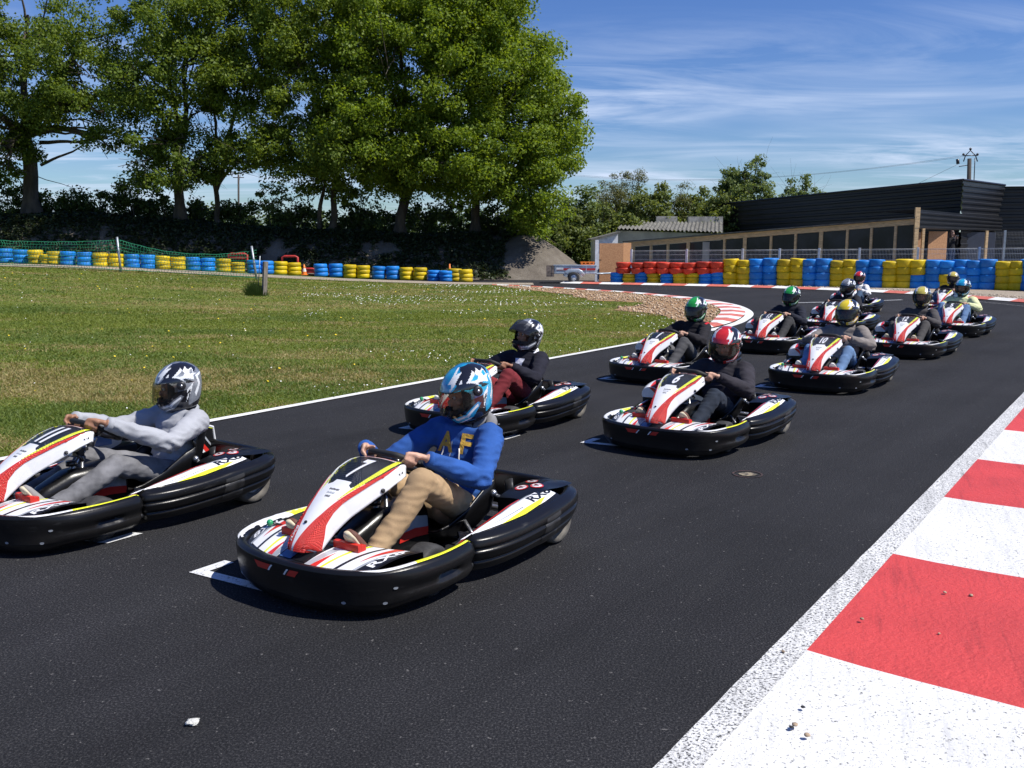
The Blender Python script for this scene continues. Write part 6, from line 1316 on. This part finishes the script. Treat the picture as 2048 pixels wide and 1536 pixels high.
GREEN = ((.025, .36, .055), (.018, .26, .04)); RED = ((.62, .026, .024), (.46, .018, .018)); BLUE = ((.025, .43, .66), (.014, .22, .46)); YEL = ((.80, .62, .03), (.66, .50, .02)); GOLD = ((.60, .50, .12), (.46, .37, .07)); SILV = ((.27, .29, .32), (.13, .14, .165))
C_ = cloth
HEAD = 55
def frame(F, ang):     # F: ground point under the middle of the front bumper rim
    u = Vector((math.cos(R(ang)), math.sin(R(ang)), 0)); return Vector((F[0], F[1], 0)) + u * .95, R(ang + 180)
def by_helmet(px, py, z, ang, hx=-.50): h = G(px, py, z); u = Vector((math.cos(R(ang)), math.sin(R(ang)), 0)); return h - u * (.95 - hx)
BLKS = mat('black_shoe', (.02, .02, .02), .6); BRS = mat('brown_shoe', (.115, .045, .03), .7); GRS = mat('grey_canvas_shoe', (.26, .25, .24), .85); RDS = mat('dark_red_shoe', (.10, .02, .02), .6); SOLE = mat('cream_sole', (.55, .48, .34), .7); SOLW = mat('white_sole', (.66, .65, .62), .7)
DR = [  # front point, heading, number, kart label tail, driver
 dict(F=(-1.09, 4.27), a=54.5, n='7', kl='carrying the driver in the blue hoodie', dl='driver in a blue hoodie with yellow letters, beige trousers and a blue helmet', j=C_('royal_blue', (.022, .078, .275)), t=C_('chino_beige', (.40, .275, .155)), s=BRS, so=SOLE, sk=SK1, h=BLUE, res=.0095, pose=dict(hand=(R(24), R(136)), yaw=-30, pitch=19, head=(-.455, .01, .865), lean=.02, knee=.505, elbow=.335)),
 dict(F=None, hp=(355, 772, .765), a=54, n='11', kl='carrying the driver in the pale grey shirt', dl='driver in a pale grey shirt and grey jeans with a silver and black helmet', j=C_('pale_grey', (.33, .34, .37), .08), t=C_('grey_denim', (.155, .155, .165), .3), s=GRS, so=SOLE, sk=SK2, h=SILV, res=.0095, pose=dict(yaw=-33, pitch=10, head=(-.47, 0, .765), knee=.36, kx=.10, elbow=.30, ez=.475, ex=-.16, sh=.545, ky=.20, hand=(R(48), R(150)))),
 dict(F=(-.68, 8.26), a=55, n='2', kl='whose driver wears dark red trousers', dl='driver in navy jacket, white collar and dark red trousers, helmet visor raised', j=C_('navy_black', (.012, .012, .020)), t=C_('maroon', (.17, .022, .028)), s=BLKS, so=SOLW, sk=SK2, h=SILV, res=.0105, pose=dict(yaw=-14, pitch=-4, head=(-.50, 0, .815), up=34, knee=.50, kx=.17, elbow=.34, visor='dark', sh=.58)),
 dict(F=(1.07, 7.56), a=51.5, n='6', kl='carrying the driver in the charcoal ribbed sweater', dl='driver in a charcoal ribbed sweater and dark jeans with a red helmet', j=C_('charcoal', (.026, .024, .031)), t=C_('dark_denim', (.022, .030, .046), .3), s=BRS, so=SOLE, sk=SK1, h=RED, res=.0105, pose=dict(yaw=4, pitch=14, head=(-.47, 0, .80), knee=.42, kx=.15, elbow=.37, ez=.42, sh=.57, bulk=1.08)),
 dict(F=(1.53, 11.53), a=52, n='1', kl='carrying the green helmet driver with red shoulder stripe', dl='driver in a black jacket with a red shoulder stripe and a green helmet', j=C_('black_jacket', (.014, .013, .016)), t=C_('grey_trousers', (.085, .085, .090), .25), s=BLKS, so=SOLW, sk=SK1, h=GREEN, pose=dict(yaw=-2, pitch=8, head=(-.52, .02, .855), knee=.48, elbow=.34, visor='dark')),
 dict(F=(3.40, 10.83), a=54.5, n='10', kl='carrying the driver in the taupe jacket', dl='driver in a taupe jacket and light jeans with a bright yellow helmet', j=C_('taupe', (.185, .165, .155)), t=C_('light_denim', (.14, .24, .42), .25), s=BLKS, so=SOLW, sk=SK1, h=YEL, pose=dict(yaw=-8, pitch=6, head=(-.49, 0, .86), knee=.44, elbow=.38, visor='dark', bulk=1.05)),
 dict(F=(3.81, 14.82), a=53, n='13', kl='carrying the driver in the plain navy sweater', dl='driver in a plain navy sweater with a green helmet, behind the yellow helmet', j=C_('dark_navy', (.014, .016, .026)), t=C_('dark_grey', (.05, .05, .052)), s=BLKS, so=SOLW, sk=SK1, h=GREEN, pose=dict(yaw=-4, pitch=4, head=(-.50, 0, .855), visor='dark', elbow=.36)),
 dict(F=(5.74, 14.18), a=53.5, n='12', kl='carrying the driver in the dark grey coat', dl='driver in a dark grey coat and grey trousers with a pale gold helmet', j=C_('dark_coat', (.060, .056, .058)), t=C_('mid_grey', (.075, .072, .072)), s=BLKS, so=SOLE, sk=SK1, h=((.56, .48, .10), (.42, .36, .07)), pose=dict(yaw=4, pitch=2, head=(-.50, 0, .88), knee=.48)),
 dict(F=(5.96, 18.15), a=54, n='4', kl='half hidden behind the yellow helmet', dl='driver in dark clothes and silver helmet, half hidden by the yellow helmet', j=C_('black_cotton', (.015, .015, .02)), t=C_('dark_denim', (.022, .030, .046), .3), s=BLKS, so=SOLW, sk=SK1, h=SILV, pose=dict(yaw=-16, pitch=10, head=(-.46, 0, .865), visor='dark')),
 dict(F=(8.01, 17.56), a=54.5, n='5', kl='carrying the driver in the pale yellow sweater', dl='driver in a pale yellow sweater and light jeans with a blue helmet', j=C_('pale_yellow', (.55, .58, .33), .08), t=C_('light_denim', (.14, .24, .42), .25), s=BLKS, so=SOLW, sk=SK1, h=BLUE, pose=dict(yaw=-8, pitch=8, head=(-.50, 0, .885), knee=.52, bulk=1.1)),
 dict(F=None, hp=(1718.6, 555, .87), a=54, n='8', kl='carrying the driver in the white patterned top', dl='driver in a white patterned top and jeans with a red helmet, near the tyre wall', j=mat('cloth_white_print', (.62, .62, .62), .85, col2=(.12, .13, .16), vscale=14, thr=(.38, .44)), t=C_('mid_denim', (.07, .12, .20), .25), s=BLKS, so=SOLW, sk=SK1, h=RED, pose=dict(yaw=-6, pitch=4, head=(-.50, 0, .87))),
 dict(F=None, hp=(1906, 556, .87), a=54, n='9', kl='nearest the tyre wall, driver in black short sleeves', dl='driver in a black short sleeved top with a gold helmet, close to the tyre wall', j=C_('black_tee', (.012, .012, .013)), t=C_('mid_denim', (.07, .12, .20), .25), s=BLKS, so=SOLW, sk=SK1, h=GOLD, short=True, pose=dict(yaw=10, pitch=2, head=(-.50, 0, .87), visor='clear')),
]
for i, d in enumerate(DR):
    F_ = d['F'] or by_helmet(*d['hp'], d['a'], d['pose']['head'][0]); loc, rz = frame(F_, d['a'])
    k = kart if i == 0 else copy_tree(kart); k.location = loc; k.rotation_euler = (0, 0, rz)
    d['k'] = k; k['label'] = 'kart %s %s' % (('with race number ' + d['n']) if d['n'] != '2' else 'with its number hidden', d['kl'])
for d in DR:
    number_plate(d['k'], d['n'])
    CEN[0] = None
    ex = {}
    if d['n'] == '7': ex['collar'] = C_('grey_hood', (.17, .17, .18))
    if d['n'] == '2': ex['collar'] = C_('white_collar', (.70, .71, .76), .05)
    root, q = driver(d['k'], d['dl'], d['j'], d['t'], d['s'], d['so'], d['sk'], d['h'], d['pose'], d.get('short', False), d.get('res', .0125), ex)
    jk = q['jk']; nk = q['nk']
    if d['n'] == '7':
        hood = ex['collar']; mb = MB(); mb.tube([nk + Vector((.085 * math.cos(a) - .035, .105 * math.sin(a), -.045 - .035 * math.cos(a))) for a in [R(-150) + R(300) * k / 20 for k in range(21)]][:0] or [nk + Vector((-.02 + .10 * math.cos(a), .115 * math.sin(a), -.030 - .040 * math.cos(a))) for a in [R(40) + R(280) * k / 24 for k in range(25)]], [.016 + .026 * math.sin(math.pi * k / 24) for k in range(25)], hood, 12); mb.ball(nk + Vector((-.115, 0, -.035)), (.055, .10, .060), hood, 16); mb.build('hood', root)
        yl = mat('yellow_felt_letters', (.50, .30, .045), .9, vscale=40, bump=.4, bscale=90); dv = Vector((-.9, -.12, -.30)); up_ = Vector((-.30, 0, .95)); rt = Vector((0, 1, 0))
        stamp(root, jk, 'A', yl, (-.30, -.045, .60), rt, up_, .12, dv, 'letter_patch', bold=.035); stamp(root, jk, 'F', yl, (-.30, .095, .60), rt, up_, .12, dv, 'letter_patch', bold=.035)
        stamp(root, jk, [(-.004, -.20), (.004, -.20), (.004, .07), (-.004, .07)], STG, (-.30, 0, .53), rt, up_, 1, dv, 'zip', .003)
        cw = mat('hood_cord', (.72, .70, .66), .8); bv = BVHTree.FromPolygons([v.co.copy() for v in jk.data.vertices], [tuple(f.vertices) for f in jk.data.polygons])
        for s, ln in ((1, .20), (-1, .13)):
            pts = []
            for k in range(9):
                o = Vector((.2, s * (.055 + .03 * k / 8), .62 - ln * k / 8)); h = bv.ray_cast(o, Vector((-1, 0, -.12)).normalized()); pts.append((h[0] if h[0] is not None else o) + Vector((.007, 0, .002)))
            mb = MB(); mb.tube(pts, .0045, cw, 6); mb.build('hood_cord', root)
    if d['n'] == '11':
        mb = MB()
        for s in (1, -1): mb.add([nk + Vector((-.05, s * .095, .035)), nk + Vector((.075, s * .045, -.015)), nk + Vector((.125, s * .075, -.085)), nk + Vector((.01, s * .135, -.045))], [(0, 1, 2, 3)], d['j'])
        sb = mb.build('shirt_collar', root, smooth=False); so = sb.modifiers.new('thickness', 'SOLIDIFY'); so.thickness = .006
    if d['n'] == '2':
        stamp(root, jk, [(-.055, .09), (.055, .09), (.03, 0), (0, -.10), (-.03, 0)], ex['collar'], (-.30, 0, .52), (0, 1, 0), (-.3, 0, .95), 1, (-.9, 0, -.3), 'shirt_front', .004)
    if d['n'] == '1':
        rd = C_('red_trim', (.50, .02, .035)); s_ = q['sho'][1]; stamp(root, jk, [(-.075, .016), (-.05, .034), (.055, .034), (.075, .014), (.07, 0), (.045, .012), (-.045, .012), (-.07, 0)], rd, s_ + Vector((.0, .03, .03)), (1, 0, 0), (0, -.5, .8), 1, (0, -.8, -.5), 'shoulder_stripe', .004)

# ================================================================== THE WOMAN ON THE TERRACE
Wp = Vector((AT(1903, 490, 40.4).x, 40.4, .62)); wo_ = thing('person', 'woman with long brown hair holding up a phone behind the tyre wall', 'person', Wp, R(-64)); ws_ = 1.0
JB = C_('black_leather', (.016, .016, .018)); JN = C_('blue_jeans', (.03, .05, .10)); HR = mat('brown_hair', (.06, .028, .015), .5, vscale=30, stretch=(1, 1, .2))
mb = MB(); mb.ball((0, 0, 1.56), (.085, .075, .105), SK1); mb.tube([(0, 0, 1.5), (-.01, 0, 1.36)], .048, SK1, 10); mb.tube([(-.01, 0, 1.40), (0, 0, 1.15), (0, 0, .95)], [(.10, .08), (.13, .09), (.14, .1)], SK1, 12)
for s in (1, -1):
    mb.tube([(0, s * .16, 1.36), (.08, s * .21, 1.12), (.22, s * .06, 1.40)], [.042, .036, .026], SK1, 10); mb.ball((.23, s * .05, 1.43), (.025, .03, .045), SK1)
    for k in range(4): mb.tube([(.235, s * .05, 1.42 + .016 * k), (.262, s * .045, 1.43 + .016 * k), (.262, s * .02, 1.43 + .016 * k)], .008, SK1, 6)
    mb.tube([(.23, s * .045, 1.41), (.24, s * .02, 1.45)], .009, SK1, 6); mb.tube([(0, s * .08, .95), (.01, s * .09, .5), (0, s * .09, .06)], [.085, .055, .04], SK1, 10); mb.tube([(0, s * .09, .05), (.14, s * .1, .03)], .035, SK1, 8)
mb.ball((.083, 0, 1.55), (.014, .012, .02), SK1); b_ = mb.build('body', wo_); remesh(b_, .012, 2)
mb = MB(); mb.tube([(-.01, 0, 1.43), (-.005, 0, 1.30), (0, 0, 1.12), (0, 0, .93)], [(.08, .07), (.175, .11), (.15, .115), (.165, .12)], JB, 16)
for s in (1, -1): mb.tube([(0, s * .165, 1.36), (.08, s * .215, 1.12), (.185, s * .09, 1.34)], [.066, .056, .046], JB, 12)
b_ = mb.build('jacket', wo_); remesh(b_, .014, 2)
mb = MB(); mb.ball((0, 0, .92), (.125, .165, .11), JN)
for s in (1, -1): mb.tube([(0, s * .085, .92), (.015, s * .09, .5), (0, s * .09, .09)], [.098, .072, .055], JN, 12)
b_ = mb.build('jeans', wo_); remesh(b_, .014, 2)
mb = MB(); mb.ball((-.015, 0, 1.60), (.098, .092, .098), HR); mb.tube([(-.05, 0, 1.58), (-.075, 0, 1.42), (-.075, 0, 1.24)], [(.095, .06), (.11, .055), (.085, .03)], HR, 14)
for s in (1, -1): mb.tube([(.02, s * .078, 1.60), (.03, s * .088, 1.45), (.035, s * .085, 1.30)], [.028, .032, .018], HR, 10)
b_ = mb.build('hair', wo_); remesh(b_, .012, 2)
for s in (1, -1): mb = MB(); mb.tube([(-.06, s * .09, .035), (.05, s * .092, .04), (.16, s * .1, .03)], [.036, .042, .03], BLKS, 12); mb.build('shoe', wo_)
mb = MB(); mb.box((0, 0, 0), (.009, .145, .072), STK, bev=.003); mb.ball((.006, .055, .02), (.002, .006, .006), STEEL, 8)
ph = mb.build('phone'); ph.location = wo_.location + Matrix.Rotation(R(-64), 3, 'Z') @ Vector((.268, 0, 1.455)); ph.rotation_euler = (0, 0, R(-64)); tag(ph, 'dark phone held up by the woman behind the tyre wall', 'phone')
